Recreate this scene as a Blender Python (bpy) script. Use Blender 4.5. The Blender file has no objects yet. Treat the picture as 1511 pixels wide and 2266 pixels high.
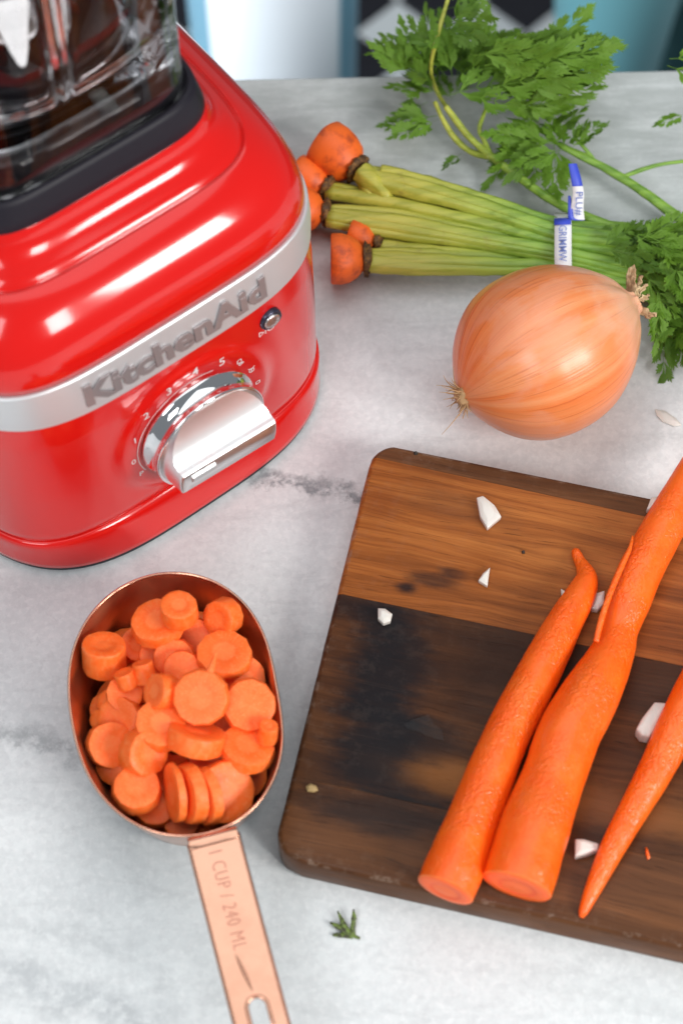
import bpy, bmesh, math, random
from mathutils import Vector, Matrix, noise
random.seed(7)
PI = math.pi
sc = bpy.context.scene
COL = sc.collection

# ------------------------------------------------------------------ camera
FPX, W0, H0 = 4500.0, 1511.0, 2266.0
TH = math.radians(60.0); CH = 0.8171
CAM = Vector((0, 0, CH))
Fv = Vector((0, math.cos(TH), -math.sin(TH))); Uv = Vector((0, math.sin(TH), math.cos(TH))); Rv = Vector((1, 0, 0))
cd = bpy.data.cameras.new('camera'); cam = bpy.data.objects.new('camera', cd); COL.objects.link(cam)
cam.location = CAM; cam.rotation_euler = (PI / 2 - TH, 0, 0)
cd.sensor_fit = 'VERTICAL'; cd.sensor_height = 23.5; cd.sensor_width = 23.5
cd.lens = FPX / H0 * 23.5; cd.clip_start = 0.02; cd.clip_end = 50
cd.dof.use_dof = True; cd.dof.focus_distance = 0.93; cd.dof.aperture_fstop = 4.3
sc.camera = cam
# ------------------------------------------------------------------ light
wd = bpy.data.worlds.new('World'); sc.world = wd; wd.use_nodes = True
bg = wd.node_tree.nodes['Background']; bg.inputs[0].default_value = (0.86, 0.93, 1.0, 1); bg.inputs[1].default_value = 0.17
def area(name, loc, target, sx, sy, power, col):
    l = bpy.data.lights.new(name, 'AREA'); l.shape = 'RECTANGLE'; l.size = sx; l.size_y = sy; l.energy = power; l.color = col
    o = bpy.data.objects.new(name, l); COL.objects.link(o); o.location = loc
    o.rotation_euler = (Vector(target) - Vector(loc)).to_track_quat('-Z', 'Y').to_euler(); return o
area('window_light', (1.28, -1.02, 1.20), (0.0, 0.5, 0.05), 0.36, 0.80, 15, (1.0, 0.985, 0.96))
area('window_light', (1.68, -0.52, 1.12), (0.0, 0.5, 0.05), 0.40, 0.66, 18, (1.0, 0.985, 0.96))
area('window_light', (-0.75, -1.1, 1.75), (0.0, 0.45, 0.05), 0.9, 0.9, 14, (0.94, 0.97, 1.0))
area('ceiling_light', (0.0, 0.85, 2.0), (0.0, 0.85, 0.0), 2.6, 2.2, 19.5, (0.95, 0.985, 1.0))
area('added_fill_light', (-0.85, 0.80, -0.36), (0.15, 1.35, -0.55), 0.7, 0.6, 8, (0.9, 0.96, 1.0))  # fill added below counter level to brighten the buckets, no known window there
vs = sc.view_settings
vs.view_transform = 'Standard'; vs.look = 'None'; vs.gamma = 1; vs.use_curve_mapping = False; vs.exposure = 0.42
sc.render.engine = 'CYCLES'
sc.cycles.max_bounces = 14; sc.cycles.transmission_bounces = 12; sc.cycles.glossy_bounces = 6; sc.cycles.diffuse_bounces = 4
sc.cycles.caustics_reflective = False; sc.cycles.caustics_refractive = False; sc.cycles.sample_clamp_indirect = 6

# ------------------------------------------------------------------ helpers
def at(px, py, z=0.0):
    d = Fv + Rv * ((px - W0 / 2) / FPX) - Uv * ((py - H0 / 2) / FPX)
    return CAM + d * ((z - CH) / d.z)
def mpp(p):                      # metres per photo pixel at a point
    return (p - CAM).dot(Fv) / FPX
def view(n):                     # a direction given as right, up, towards the camera
    return (Rv * n[0] + Uv * n[1] - Fv * n[2]).normalized()
def tag(o, label=None, cat=None, group=None, kind=None):
    if label: o['label'] = label
    if cat: o['category'] = cat
    if group: o['group'] = group
    if kind: o['kind'] = kind
    return o
def empty(name, loc, rz=0.0):
    o = bpy.data.objects.new(name, None); COL.objects.link(o); o.location = loc; o.rotation_euler = (0, 0, rz)
    o.empty_display_size = 0.02; return o
def mk(name, verts, faces, mat, parent=None, smooth=True, origin=None):
    """one mesh object; with a parent the verts are in the parent's frame, with origin they are world points"""
    me = bpy.data.meshes.new(name)
    if origin is not None:
        origin = Vector(origin); verts = [Vector(v) - origin for v in verts]
    me.from_pydata([tuple(v) for v in verts], [], faces); me.update()
    bm = bmesh.new(); bm.from_mesh(me); bmesh.ops.recalc_face_normals(bm, faces=bm.faces)
    if all(len(e.link_faces) == 2 for e in bm.edges) and bm.calc_volume(signed=True) < 0: bmesh.ops.reverse_faces(bm, faces=bm.faces)
    bm.to_mesh(me); bm.free()
    if smooth:
        me.polygons.foreach_set('use_smooth', [True] * len(me.polygons))
    if mat: me.materials.append(mat)
    o = bpy.data.objects.new(name, me); COL.objects.link(o)
    if parent: o.parent = parent
    if origin is not None and not parent: o.location = origin
    return o
def sharp(o, ang=35):
    me = o.data; bm = bmesh.new(); bm.from_mesh(me)
    for e in bm.edges:
        if len(e.link_faces) == 2 and e.calc_face_angle(0) > math.radians(ang): e.smooth = False
    bm.to_mesh(me); bm.free(); return o
def bevel(o, w, seg=2, ang=30):
    m = o.modifiers.new('bevel', 'BEVEL'); m.width = w; m.segments = seg; m.limit_method = 'ANGLE'; m.angle_limit = math.radians(ang); return o
def loft(rings, cap0=True, cap1=True, close=True):
    n = len(rings[0]); v = []; f = []
    for r in rings: v += r
    for i in range(len(rings) - 1):
        for j in range(n if close else n - 1):
            k = (j + 1) % n
            f.append((i * n + j, i * n + k, (i + 1) * n + k, (i + 1) * n + j))
    if cap0: f.append(tuple(range(n - 1, -1, -1)))
    if cap1: f.append(tuple((len(rings) - 1) * n + j for j in range(n)))
    return v, f
def catmull(P, n):
    """resample a list of tuples smoothly to n points"""
    out = []; m = len(P) - 1; D = len(P[0])
    for i in range(n):
        t = i / (n - 1) * m; k = min(int(t), m - 1); u = t - k
        p0, p1, p2, p3 = P[max(k - 1, 0)], P[k], P[k + 1], P[min(k + 2, m)]
        out.append(tuple(0.5 * (2 * p1[d] + (p2[d] - p0[d]) * u + (2 * p0[d] - 5 * p1[d] + 4 * p2[d] - p3[d]) * u * u + (3 * p1[d] - p0[d] - 3 * p2[d] + p3[d]) * u ** 3) for d in range(D)))
    return out
def tube(path, sides=10, flat=1.0, cap=True, up=Vector((0, 0, 1)), wob=0.0, ws=60.0):
    """path: list of (x, y, z, r)"""
    rings = []
    for i, p in enumerate(path):
        a = Vector(path[max(i - 1, 0)][:3]); b = Vector(path[min(i + 1, len(path) - 1)][:3]); t = (b - a).normalized()
        s = t.cross(up)
        if s.length < 1e-4: s = t.cross(Vector((0, 1, 0)))
        s.normalize(); q = s.cross(t).normalized(); c = Vector(p[:3]); r = p[3]; ring = []
        for j in range(sides):
            a_ = 2 * PI * j / sides
            d = s * math.cos(a_) + q * math.sin(a_) * flat
            k = 1.0
            if wob: k += wob * noise.noise((c + d * r) * ws)
            ring.append(c + d * r * k)
        rings.append(ring)
    return loft(rings, cap, cap)
def text_mesh(s, size, extrude=0.0, offset=0.0, shear=0.0, align='CENTER', spacing=1.0, bev=0.0):
    c = bpy.data.curves.new('t', 'FONT'); c.body = s; c.size = size; c.extrude = extrude; c.offset = offset; c.shear = shear
    c.align_x = align; c.align_y = 'CENTER'; c.space_character = spacing; c.bevel_depth = bev; c.resolution_u = 3
    o = bpy.data.objects.new('t', c); COL.objects.link(o)
    dg = bpy.context.evaluated_depsgraph_get(); me = o.evaluated_get(dg).to_mesh()
    V = [v.co.copy() for v in me.vertices]; Fc = [tuple(p.vertices) for p in me.polygons]
    o.evaluated_get(dg).to_mesh_clear(); bpy.data.objects.remove(o); bpy.data.curves.remove(c)
    return V, Fc

# ------------------------------------------------------------------ materials
class Mat:
    def __init__(s, name):
        s.m = bpy.data.materials.new(name); s.m.use_nodes = True; s.t = s.m.node_tree; s.b = s.t.nodes['Principled BSDF']
        s.tc = None
    def n(s, typ, **kw):
        nd = s.t.nodes.new(typ)
        for k, v in kw.items():
            if k.startswith('i_'):
                key = k[2:]; key = int(key) if key.isdigit() else key.replace('_', ' ')
                s.put(nd.inputs[key], v)
            else: setattr(nd, k, v)
        return nd
    def put(s, sock, v):
        if isinstance(v, bpy.types.NodeSocket): s.t.links.new(v, sock)
        elif isinstance(v, bpy.types.Node): s.t.links.new(v.outputs[0], sock)
        else:
            if isinstance(v, (tuple, list)) and len(v) == 3 and sock.type == 'RGBA': v = (*v, 1)
            sock.default_value = v
    def coord(s, which='Object'):
        if not s.tc: s.tc = s.t.nodes.new('ShaderNodeTexCoord')
        return s.tc.outputs[which]
    def map(s, scale=(1, 1, 1), loc=(0, 0, 0), rot=(0, 0, 0), which='Object', vec=None):
        return s.n('ShaderNodeMapping', i_Vector=vec or s.coord(which), i_Location=loc, i_Rotation=rot, i_Scale=scale).outputs[0]
    def noise(s, vec, scale, detail=4, rough=0.55, dist=0.0):
        return s.n('ShaderNodeTexNoise', i_Vector=vec, i_Scale=scale, i_Detail=detail, i_Roughness=rough, i_Distortion=dist).outputs[0]
    def math(s, op, a, b=0.0, c=0.0, clamp=False):
        nd = s.t.nodes.new('ShaderNodeMath'); nd.operation = op; nd.use_clamp = clamp
        s.put(nd.inputs[0], a); s.put(nd.inputs[1], b); s.put(nd.inputs[2], c); return nd.outputs[0]
    def ramp(s, fac, stops, interp='LINEAR'):
        nd = s.t.nodes.new('ShaderNodeValToRGB'); s.put(nd.inputs[0], fac); cr = nd.color_ramp; cr.interpolation = interp
        while len(cr.elements) < len(stops): cr.elements.new(0.5)
        for e, (p, c) in zip(cr.elements, stops):
            e.position = p; e.color = (*c, 1) if len(c) == 3 else c
        return nd.outputs[0]
    def fr(s, v, a, b, c=0.0, d=1.0):
        return s.n('ShaderNodeMapRange', i_0=v, i_1=a, i_2=b, i_3=c, i_4=d, interpolation_type='SMOOTHSTEP').outputs[0]
    def mix(s, f, a, b, mode='MIX'):
        nd = s.t.nodes.new('ShaderNodeMix'); nd.data_type = 'RGBA'; nd.blend_type = mode
        s.put(nd.inputs[0], f); s.put(nd.inputs[6], a); s.put(nd.inputs[7], b); return nd.outputs[2]
    def bump(s, h, strength=0.3, dist=0.001):
        nd = s.n('ShaderNodeBump', i_Height=h, i_Strength=strength, i_Distance=dist); s.put(s.b.inputs['Normal'], nd.outputs[0])
    def set(s, **kw):
        for k, v in kw.items(): s.put(s.b.inputs[k.replace('_', ' ')], v)
        return s
def simple(name, col, rough=0.4, **kw):
    M = Mat(name); M.set(Base_Color=col, Roughness=rough, **kw); return M.m

# marble
M = Mat('marble'); P = M.coord()
big = M.noise(M.map((3.2, 6.0, 1)), 2.2, 4, 0.6)
streak = M.noise(M.map((14, 55, 14), rot=(0, 0, math.radians(-6))), 1.6, 6, 0.68, 0.6)
grain = M.noise(P, 330, 3, 0.65); cry = M.n('ShaderNodeTexVoronoi', i_Vector=P, i_Scale=420.0).outputs['Color']; med = M.noise(P, 170, 4, 0.7)
cl = M.noise(P, 26, 6, 0.62, 1.2)
base = M.mix(M.fr(big, 0.35, 0.7), (0.705, 0.728, 0.73), (0.62, 0.645, 0.65))
base = M.mix(M.math('MULTIPLY', M.fr(streak, 0.5, 0.78), 0.55), base, (0.42, 0.435, 0.44))
base = M.mix(M.math('MULTIPLY', M.fr(cl, 0.52, 0.75), 0.24), base, (0.55, 0.565, 0.57))
base = M.mix(M.math('MULTIPLY', M.fr(med, 0.45, 0.75), 0.42), base, (0.54, 0.55, 0.555))
base = M.mix(M.math('MULTIPLY', M.fr(grain, 0.42, 0.7), 0.34), base, (0.84, 0.84, 0.84))
cryv = M.n('ShaderNodeSeparateXYZ', i_0=cry).outputs[0]
base = M.mix(M.math('MULTIPLY', M.fr(cryv, 0.3, 1.0), 0.22), base, (0.50, 0.51, 0.52))
sep = M.n('ShaderNodeSeparateXYZ', i_0=P)
X, Y = sep.outputs[0], sep.outputs[1]
wn = M.noise(P, 45, 5, 0.7); wn2 = M.noise(P, 160, 4, 0.7)
# greyer, streakier stone towards the back edge, with light falloff painted into the grey
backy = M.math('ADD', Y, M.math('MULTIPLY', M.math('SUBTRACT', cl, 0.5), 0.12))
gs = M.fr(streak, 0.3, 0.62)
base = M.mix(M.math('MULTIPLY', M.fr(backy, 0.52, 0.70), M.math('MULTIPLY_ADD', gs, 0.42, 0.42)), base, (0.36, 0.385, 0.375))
def vein(base, a, b, width, strength, col):
    A, B = at(*a), at(*b); L = (B - A).length; d = (B - A) / L
    u = M.math('ADD', M.math('MULTIPLY', M.math('SUBTRACT', X, A.x), d.x), M.math('MULTIPLY', M.math('SUBTRACT', Y, A.y), d.y))
    v = M.math('ADD', M.math('MULTIPLY', M.math('SUBTRACT', X, A.x), -d.y), M.math('MULTIPLY', M.math('SUBTRACT', Y, A.y), d.x))
    v = M.math('ABSOLUTE', M.math('ADD', v, M.math('ADD', M.math('MULTIPLY', M.math('SUBTRACT', wn, 0.5), 0.03), M.math('MULTIPLY', M.math('SUBTRACT', wn2, 0.5), 0.012))))
    k = M.math('MULTIPLY', M.fr(v, 0, width, 1, 0), M.math('MULTIPLY', M.fr(u, -0.01, L * 0.35), M.fr(u, L * 0.75, L + 0.012, 1, 0)))
    k = M.math('MULTIPLY', M.math('MULTIPLY', k, strength), M.fr(wn2, 0.25, 0.6))
    return M.mix(k, base, col)
base = vein(base, (480, 1035), (900, 1105), 0.007, 0.8, (0.13, 0.145, 0.16))
base = vein(base, (-60, 1600), (200, 1670), 0.007, 0.6, (0.25, 0.27, 0.28))
base = vein(base, (-120, 2100), (420, 2290), 0.014, 0.45, (0.26, 0.28, 0.30))
base = vein(base, (-60, 2020), (330, 2110), 0.010, 0.35, (0.35, 0.37, 0.38))
base = vein(base, (1300, 1010), (1600, 930), 0.010, 0.4, (0.42, 0.44, 0.44))
base = vein(base, (1100, 2150), (1600, 2260), 0.012, 0.3, (0.42, 0.44, 0.44))
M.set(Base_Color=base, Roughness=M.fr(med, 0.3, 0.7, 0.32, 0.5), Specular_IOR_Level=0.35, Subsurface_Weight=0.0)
M.bump(M.math('ADD', grain, M.math('MULTIPLY', med, 0.8)), 0.12, 0.0006)
marble = M.m

def gloss_red():
    M = Mat('red_enamel'); P = M.coord()
    nz = M.noise(P, 900, 2, 0.5)
    M.set(Base_Color=(0.62, 0.007, 0.005), Roughness=M.fr(M.noise(P, 30, 4), 0.3, 0.7, 0.16, 0.22), Specular_IOR_Level=0.15, Coat_Weight=0.9, Coat_Roughness=0.09)
    M.bump(nz, 0.02, 0.0002); return M.m
red = gloss_red()
M = Mat('brushed_band'); P = M.coord()
bn = M.noise(M.map((30, 30, 3000)), 1.0, 3, 0.6)
M.set(Base_Color=(0.66, 0.67, 0.68), Metallic=0.6, Roughness=M.fr(bn, 0.3, 0.7, 0.36, 0.5)); M.bump(bn, 0.06, 0.0002); band_m = M.m
letter_m = simple('polished_letters', (0.36, 0.31, 0.31), 0.25, Metallic=0.5)
chrome = simple('chrome', (0.88, 0.88, 0.89), 0.05, Metallic=1.0)
M = Mat('satin_grip'); P = M.coord(); bn = M.noise(P, 2500, 2)
M.set(Base_Color=(0.93, 0.94, 0.94), Metallic=1.0, Roughness=M.fr(bn, 0.3, 0.7, 0.30, 0.34)); grip_m = M.m
M = Mat('brushed_steel'); P = M.coord(); bn = M.noise(M.map((60, 60, 60)), 1.0, 2)
M.set(Base_Color=(0.72, 0.69, 0.67), Metallic=1.0, Roughness=M.fr(bn, 0.3, 0.7, 0.24, 0.30)); steel = M.m
print_m = simple('printed_pale', (0.85, 0.74, 0.74), 0.4)
M = Mat('dark_rubber'); P = M.coord(); bn = M.noise(P, 1500, 2)
M.set(Base_Color=(0.014, 0.012, 0.018), Roughness=0.42, Specular_IOR_Level=0.22); M.bump(bn, 0.05, 0.0002); rubber = M.m
plum = simple('dark_base_plastic', (0.008, 0.006, 0.010), 0.6, Specular_IOR_Level=0.12)
btn_ring = simple('button_ring', (0.05, 0.05, 0.08), 0.25, Metallic=0.6)
M = Mat('clear_jar'); M.set(Base_Color=(0.97, 0.965, 0.985), Roughness=0.02, Transmission_Weight=1.0, IOR=1.42); jar_m = M.m

M = Mat('copper'); P = M.coord()
cn = M.noise(P, 60, 5, 0.6); fn = M.noise(M.map((2600, 90, 90)), 1.0, 2)
M.set(Base_Color=M.mix(M.fr(cn, 0.35, 0.7), (0.72, 0.385, 0.265), (0.66, 0.345, 0.235)), Metallic=1.0, Roughness=M.fr(cn, 0.3, 0.7, 0.14, 0.24)); M.bump(fn, 0.03, 0.0002); copper = M.m
M = Mat('copper_inside_lit'); P = M.coord(); cn = M.noise(P, 60, 5, 0.6)
M.set(Base_Color=(1.0, 0.46, 0.25), Metallic=1.0, Roughness=M.fr(cn, 0.3, 0.7, 0.32, 0.42)); copper_in = M.m  # reflected carrot glow put into the base colour, brighter and more orange
engr = simple('engraved_copper', (0.50, 0.22, 0.16), 0.4, Metallic=1.0)

def carrot_mat(name, wrinkle, c0, c1):
    M = Mat(name); P = M.coord()
    ln = M.noise(P, 70, 4, 0.6); pk = M.noise(P, 620, 3, 0.65)
    wr = M.n('ShaderNodeTexVoronoi', i_Vector=M.map((0.38, 1.15, 1.15), rot=(0, 0, 0), vec=M.map((1, 1, 1), rot=(0, 0, math.radians(-68)), vec=M.n('ShaderNodeVectorMath', operation='ADD', i_0=P, i_1=M.n('ShaderNodeVectorMath', operation='SCALE', i_0=M.n('ShaderNodeTexNoise', i_Vector=P, i_Scale=260.0).outputs[1], i_Scale=0.006).outputs[0]).outputs[0])), i_Scale=330.0, feature='DISTANCE_TO_EDGE')
    w = M.fr(wr.outputs[0], 0.0, 0.22)
    wm = M.fr(M.noise(P, 45, 3), 0.40, 0.62)
    col = M.mix(M.fr(ln, 0.35, 0.68), c0, c1)
    col = M.mix(M.math('MULTIPLY', M.fr(pk, 0.5, 0.75), 0.3), col, (1.0, 0.21, 0.03))
    M.set(Base_Color=col, Roughness=M.fr(pk, 0.3, 0.7, 0.27, 0.42), Specular_IOR_Level=0.55, Subsurface_Weight=0.15, Subsurface_Radius=(1.0, 0.3, 0.08), Subsurface_Scale=0.003)
    h = M.math('ADD', M.math('MULTIPLY', M.math('MULTIPLY', w, wm), wrinkle), M.math('MULTIPLY', pk, 0.25))
    M.bump(h, 0.62, 0.0008); return M.m
carrot_m = carrot_mat('peeled_carrot', 0.55, (0.97, 0.115, 0.003), (0.95, 0.150, 0.009))
def slice_mat(name, axis='Z'):
    M = Mat(name); g = M.coord('Generated'); P = M.coord()
    q = M.n('ShaderNodeVectorMath', operation='SUBTRACT', i_0=g, i_1=(0.5, 0.5, 0.5)).outputs[0]
    s = M.n('ShaderNodeSeparateXYZ', i_0=q)
    rr = M.math('MULTIPLY', M.math('SQRT', M.math('ADD', M.math('POWER', s.outputs[0], 2), M.math('POWER', s.outputs[1], 2))), 2)
    th = M.math('ARCTAN2', s.outputs[1], s.outputs[0])
    rid = M.n('ShaderNodeObjectInfo').outputs['Random']
    v = M.n('ShaderNodeCombineXYZ', i_0=M.math('MULTIPLY', th, 9), i_1=M.math('MULTIPLY', rr, 1.2), i_2=M.math('MULTIPLY', rid, 40))
    rad = M.noise(v.outputs[0], 1.6, 4, 0.7)
    nz = M.noise(P, 300, 3, 0.6); spk = M.noise(P, 800, 3, 0.65)
    rj = M.math('ADD', rr, M.math('MULTIPLY', M.math('SUBTRACT', rad, 0.5), 0.16))
    paleamt = M.fr(rid, 0.1, 1.0, 0.15, 0.85)
    face = M.ramp(rj, [(0.0, (1.0, 0.225, 0.055)), (0.34, (1.0, 0.21, 0.05)), (0.45, (0.97, 0.125, 0.010)), (0.56, (1.0, 0.150, 0.018)), (0.86, (1.0, 0.165, 0.022)), (1.0, (1.0, 0.20, 0.045))])
    plain = M.mix(M.fr(nz, 0.3, 0.7), (1.0, 0.135, 0.012), (1.0, 0.175, 0.028))
    face = M.mix(paleamt, plain, face)
    face = M.mix(M.math('MULTIPLY', M.fr(rad, 0.50, 0.70), 0.5), face, (1.0, 0.30, 0.10))
    nrm = M.n('ShaderNodeSeparateXYZ', i_0=M.coord('Normal')).outputs[2]
    fm = M.fr(M.math('ABSOLUTE', nrm), 0.5, 0.8)
    side = M.mix(M.fr(nz, 0.35, 0.7), (1.0, 0.145, 0.014), (1.0, 0.20, 0.04))
    col = M.mix(fm, side, face)
    col = M.mix(M.math('MULTIPLY', M.fr(spk, 0.52, 0.72), 0.55), col, (1.0, 0.31, 0.11))
    M.set(Base_Color=col, Roughness=M.fr(spk, 0.3, 0.7, 0.36, 0.6), Subsurface_Weight=0.15, Subsurface_Radius=(1.0, 0.3, 0.08), Subsurface_Scale=0.003, Specular_IOR_Level=0.4)
    M.bump(M.math('ADD', M.math('MULTIPLY', spk, 0.6), M.math('MULTIPLY', nz, 0.6)), 0.35, 0.0006); return M.m
slice_m = slice_mat('carrot_slice')
M = Mat('carrot_stump'); P = M.coord(); ln = M.noise(P, 120, 5, 0.65)
M.set(Base_Color=M.mix(M.fr(ln, 0.45, 0.75), (0.86, 0.14, 0.014), (0.42, 0.055, 0.012)), Roughness=0.5); M.bump(ln, 0.3, 0.0008); stump_m = M.m
M = Mat('crown_ring'); P = M.coord(); ln = M.noise(P, 400, 4, 0.6)
M.set(Base_Color=M.mix(M.fr(ln, 0.4, 0.65), (0.06, 0.025, 0.008), (0.22, 0.10, 0.02)), Roughness=0.7); M.bump(ln, 0.6, 0.001); crown_m = M.m
M = Mat('stalk'); P = M.coord(); ln = M.noise(M.map((14, 260, 260)), 1.0, 4, 0.6); bl = M.noise(P, 80, 4, 0.6)
sx_ = M.n('ShaderNodeSeparateXYZ', i_0=M.n('ShaderNodeNewGeometry').outputs['Position']).outputs[0]
yel = M.fr(sx_, 0.02, 0.11)
c = M.mix(yel, (0.50, 0.46, 0.07), (0.22, 0.38, 0.05))
c = M.mix(M.fr(ln, 0.40, 0.62), c, M.mix(yel, (0.36, 0.36, 0.04), (0.12, 0.25, 0.025)))
c = M.mix(M.math('MULTIPLY', M.fr(bl, 0.58, 0.75), M.math('SUBTRACT', 0.75, M.math('MULTIPLY', yel, 0.7))), c, (0.20, 0.12, 0.025))
M.set(Base_Color=c, Roughness=0.42, Subsurface_Weight=0.08, Subsurface_Radius=(0.5, 0.6, 0.1), Subsurface_Scale=0.002); M.bump(ln, 0.4, 0.0008); stalk_m = M.m
def leaf_mat(name, a, b):
    M = Mat(name); P = M.coord(); ln = M.noise(P, 90, 4, 0.6); rid = M.n('ShaderNodeObjectInfo').outputs['Random']
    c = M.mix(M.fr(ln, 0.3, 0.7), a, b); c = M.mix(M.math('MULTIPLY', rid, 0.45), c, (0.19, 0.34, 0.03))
    M.set(Base_Color=c, Roughness=0.45, Specular_IOR_Level=0.35)
    tr = M.n('ShaderNodeBsdfTranslucent', i_Color=M.mix(0.5, c, (0.25, 0.5, 0.03)))
    mx = M.n('ShaderNodeMixShader', i_0=0.28, i_1=M.b.outputs[0], i_2=tr.outputs[0])
    M.t.links.new(mx.outputs[0], M.t.nodes['Material Output'].inputs[0]); M.bump(ln, 0.3, 0.001); return M.m
leaf_m = leaf_mat('carrot_leaf', (0.090, 0.200, 0.016), (0.165, 0.310, 0.026))
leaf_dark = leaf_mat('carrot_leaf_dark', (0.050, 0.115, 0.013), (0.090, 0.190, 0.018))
dry_leaf = leaf_mat('wilted_leaf', (0.07, 0.09, 0.015), (0.16, 0.19, 0.02))
blue_m = simple('blue_print', (0.045, 0.075, 0.52), 0.45)
white_p = simple('white_paper', (0.80, 0.79, 0.80), 0.5)
ink = simple('blue_ink', (0.17, 0.22, 0.50), 0.5)

# ------------------------------------------------------------------ setting: floor, counter, things behind
floor = mk('floor', [(-4, -2, -0.912), (4, -2, -0.912), (4, 5, -0.912), (-4, 5, -0.912)], [(0, 1, 2, 3)], simple('grout', (0.12, 0.12, 0.12), 0.7), smooth=False); tag(floor, kind='structure')
tc = at(881, 69, -0.9); half = 0.0482
def tile_proto(mat):
    h = half - 0.0011; b = 0.0025
    v = []; 
    for z, k in ((-0.011, h), (-0.0015, h), (0.0, h - b)):
        v += [(k, 0, z), (0, k, z), (-k, 0, z), (0, -k, z)]
    f = [(8, 9, 10, 11)]
    for i in range(2):
        for j in range(4): f.append((i * 4 + j, i * 4 + (j + 1) % 4, i * 4 + 4 + (j + 1) % 4, i * 4 + 4 + j))
    me = bpy.data.meshes.new('tile'); me.from_pydata(v, [], f); me.materials.append(mat); return me
M = Mat('white_tile'); wn_ = M.noise(M.coord(), 30, 3); M.set(Base_Color=M.mix(wn_, (0.66, 0.70, 0.71), (0.74, 0.77, 0.78)), Roughness=0.25); wt = M.m
M = Mat('black_tile'); wn_ = M.noise(M.coord(), 30, 3); M.set(Base_Color=M.mix(wn_, (0.006, 0.006, 0.010), (0.016, 0.016, 0.024)), Roughness=0.35); bt = M.m
tw, tb = tile_proto(wt), tile_proto(bt)
for i in range(-7, 9):
    for j in range(-3, 5):
        for (me, dx, dy) in ((tw, 0, 0), (tb, half, half)):
            o = bpy.data.objects.new('tile', me); COL.objects.link(o); o.parent = floor
            o.location = (tc.x + i * 2 * half + dx, tc.y + j * 2 * half + dy, -0.9)
# countertop slab, its back edge running slightly askew
A, B = at(540, 172), at(1511, 152); kk = (B.y - A.y) / (B.x - A.x)
yb = lambda x: A.y + kk * (x - A.x)
pts = [(-0.9, -0.35), (0.9, -0.35), (0.9, yb(0.9)), (-0.9, yb(-0.9))]
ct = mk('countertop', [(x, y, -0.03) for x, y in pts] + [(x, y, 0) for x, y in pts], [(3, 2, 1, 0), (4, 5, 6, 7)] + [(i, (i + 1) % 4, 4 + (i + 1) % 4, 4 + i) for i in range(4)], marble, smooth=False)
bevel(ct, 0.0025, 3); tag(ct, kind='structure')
def bin_thing(name, label, px, y, ztop, r0, r1, wall_m, highlight_m=None, highlight_ang=0.9, arch=0):
    d = at(px, 60, 0) - CAM; x = d.x / d.y * y
    t = empty(name, (x, y, -0.899)); tag(t, label, 'bucket')
    h = ztop + 0.899; N = 48
    prof = [(r0 * 0.93, 0), (r0, 0.006)] + [(r0 + (r1 - r0) * k / 10, 0.006 + (h - 0.006) * k / 10) for k in range(1, 11)] + [(r1 - 0.003, h + 0.001), (r1 - 0.006, h - 0.004), (r0 - 0.008, 0.02), (0.002, 0.018)]
    rings = [[Vector((r * math.cos(2 * PI * j / N), r * math.sin(2 * PI * j / N), z)) for j in range(N)] for r, z in prof]
    v, f = loft(rings); mk('wall', v, f, wall_m, t)
    rp = [(r1 + 0.004 * math.cos(a), h + 0.004 * math.sin(a)) for a in [2 * PI * k / 10 for k in range(11)]]
    v, f = loft([[Vector((r * math.cos(2 * PI * j / N), r * math.sin(2 * PI * j / N), z)) for j in range(N)] for r, z in rp], False, False); mk('rim', v, f, wall_m, t)
    if highlight_m:  # white sheet painted on as the light hitting the bucket's front
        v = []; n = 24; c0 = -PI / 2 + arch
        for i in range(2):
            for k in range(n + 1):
                a = c0 + highlight_ang * (2 * k / n - 1); z = [0.03, h - 0.03][i]; r = r0 + (r1 - r0) * z / h + 0.0022
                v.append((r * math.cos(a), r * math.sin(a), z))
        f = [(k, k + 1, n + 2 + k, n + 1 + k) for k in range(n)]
        o = mk('painted_highlight', v, f, highlight_m, t); m = o.modifiers.new('solid', 'SOLIDIFY'); m.thickness = 0.0016; m.offset = 0
    return t
blue_bin = simple('sky_blue_paint', (0.20, 0.42, 0.56), 0.35); pale = simple('highlight_white', (0.88, 0.94, 1.0), 0.3)
bin_thing('bucket', 'blue bucket with a painted-on white highlight on the floor behind the counter', 606, 1.27, -0.24, 0.071, 0.076, blue_bin, pale, 0.80, 0.06)
bin_thing('bucket', 'light teal tapered bucket on the chequered floor beside dark teal one', 1352, 1.29, -0.26, 0.022, 0.076, simple('teal_paint', (0.20, 0.50, 0.57), 0.4))
bin_thing('bucket', 'dark teal bucket behind the light teal one', 1566, 1.42, -0.3, 0.048, 0.062, simple('dark_teal_paint', (0.03, 0.12, 0.13), 0.5))

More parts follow.
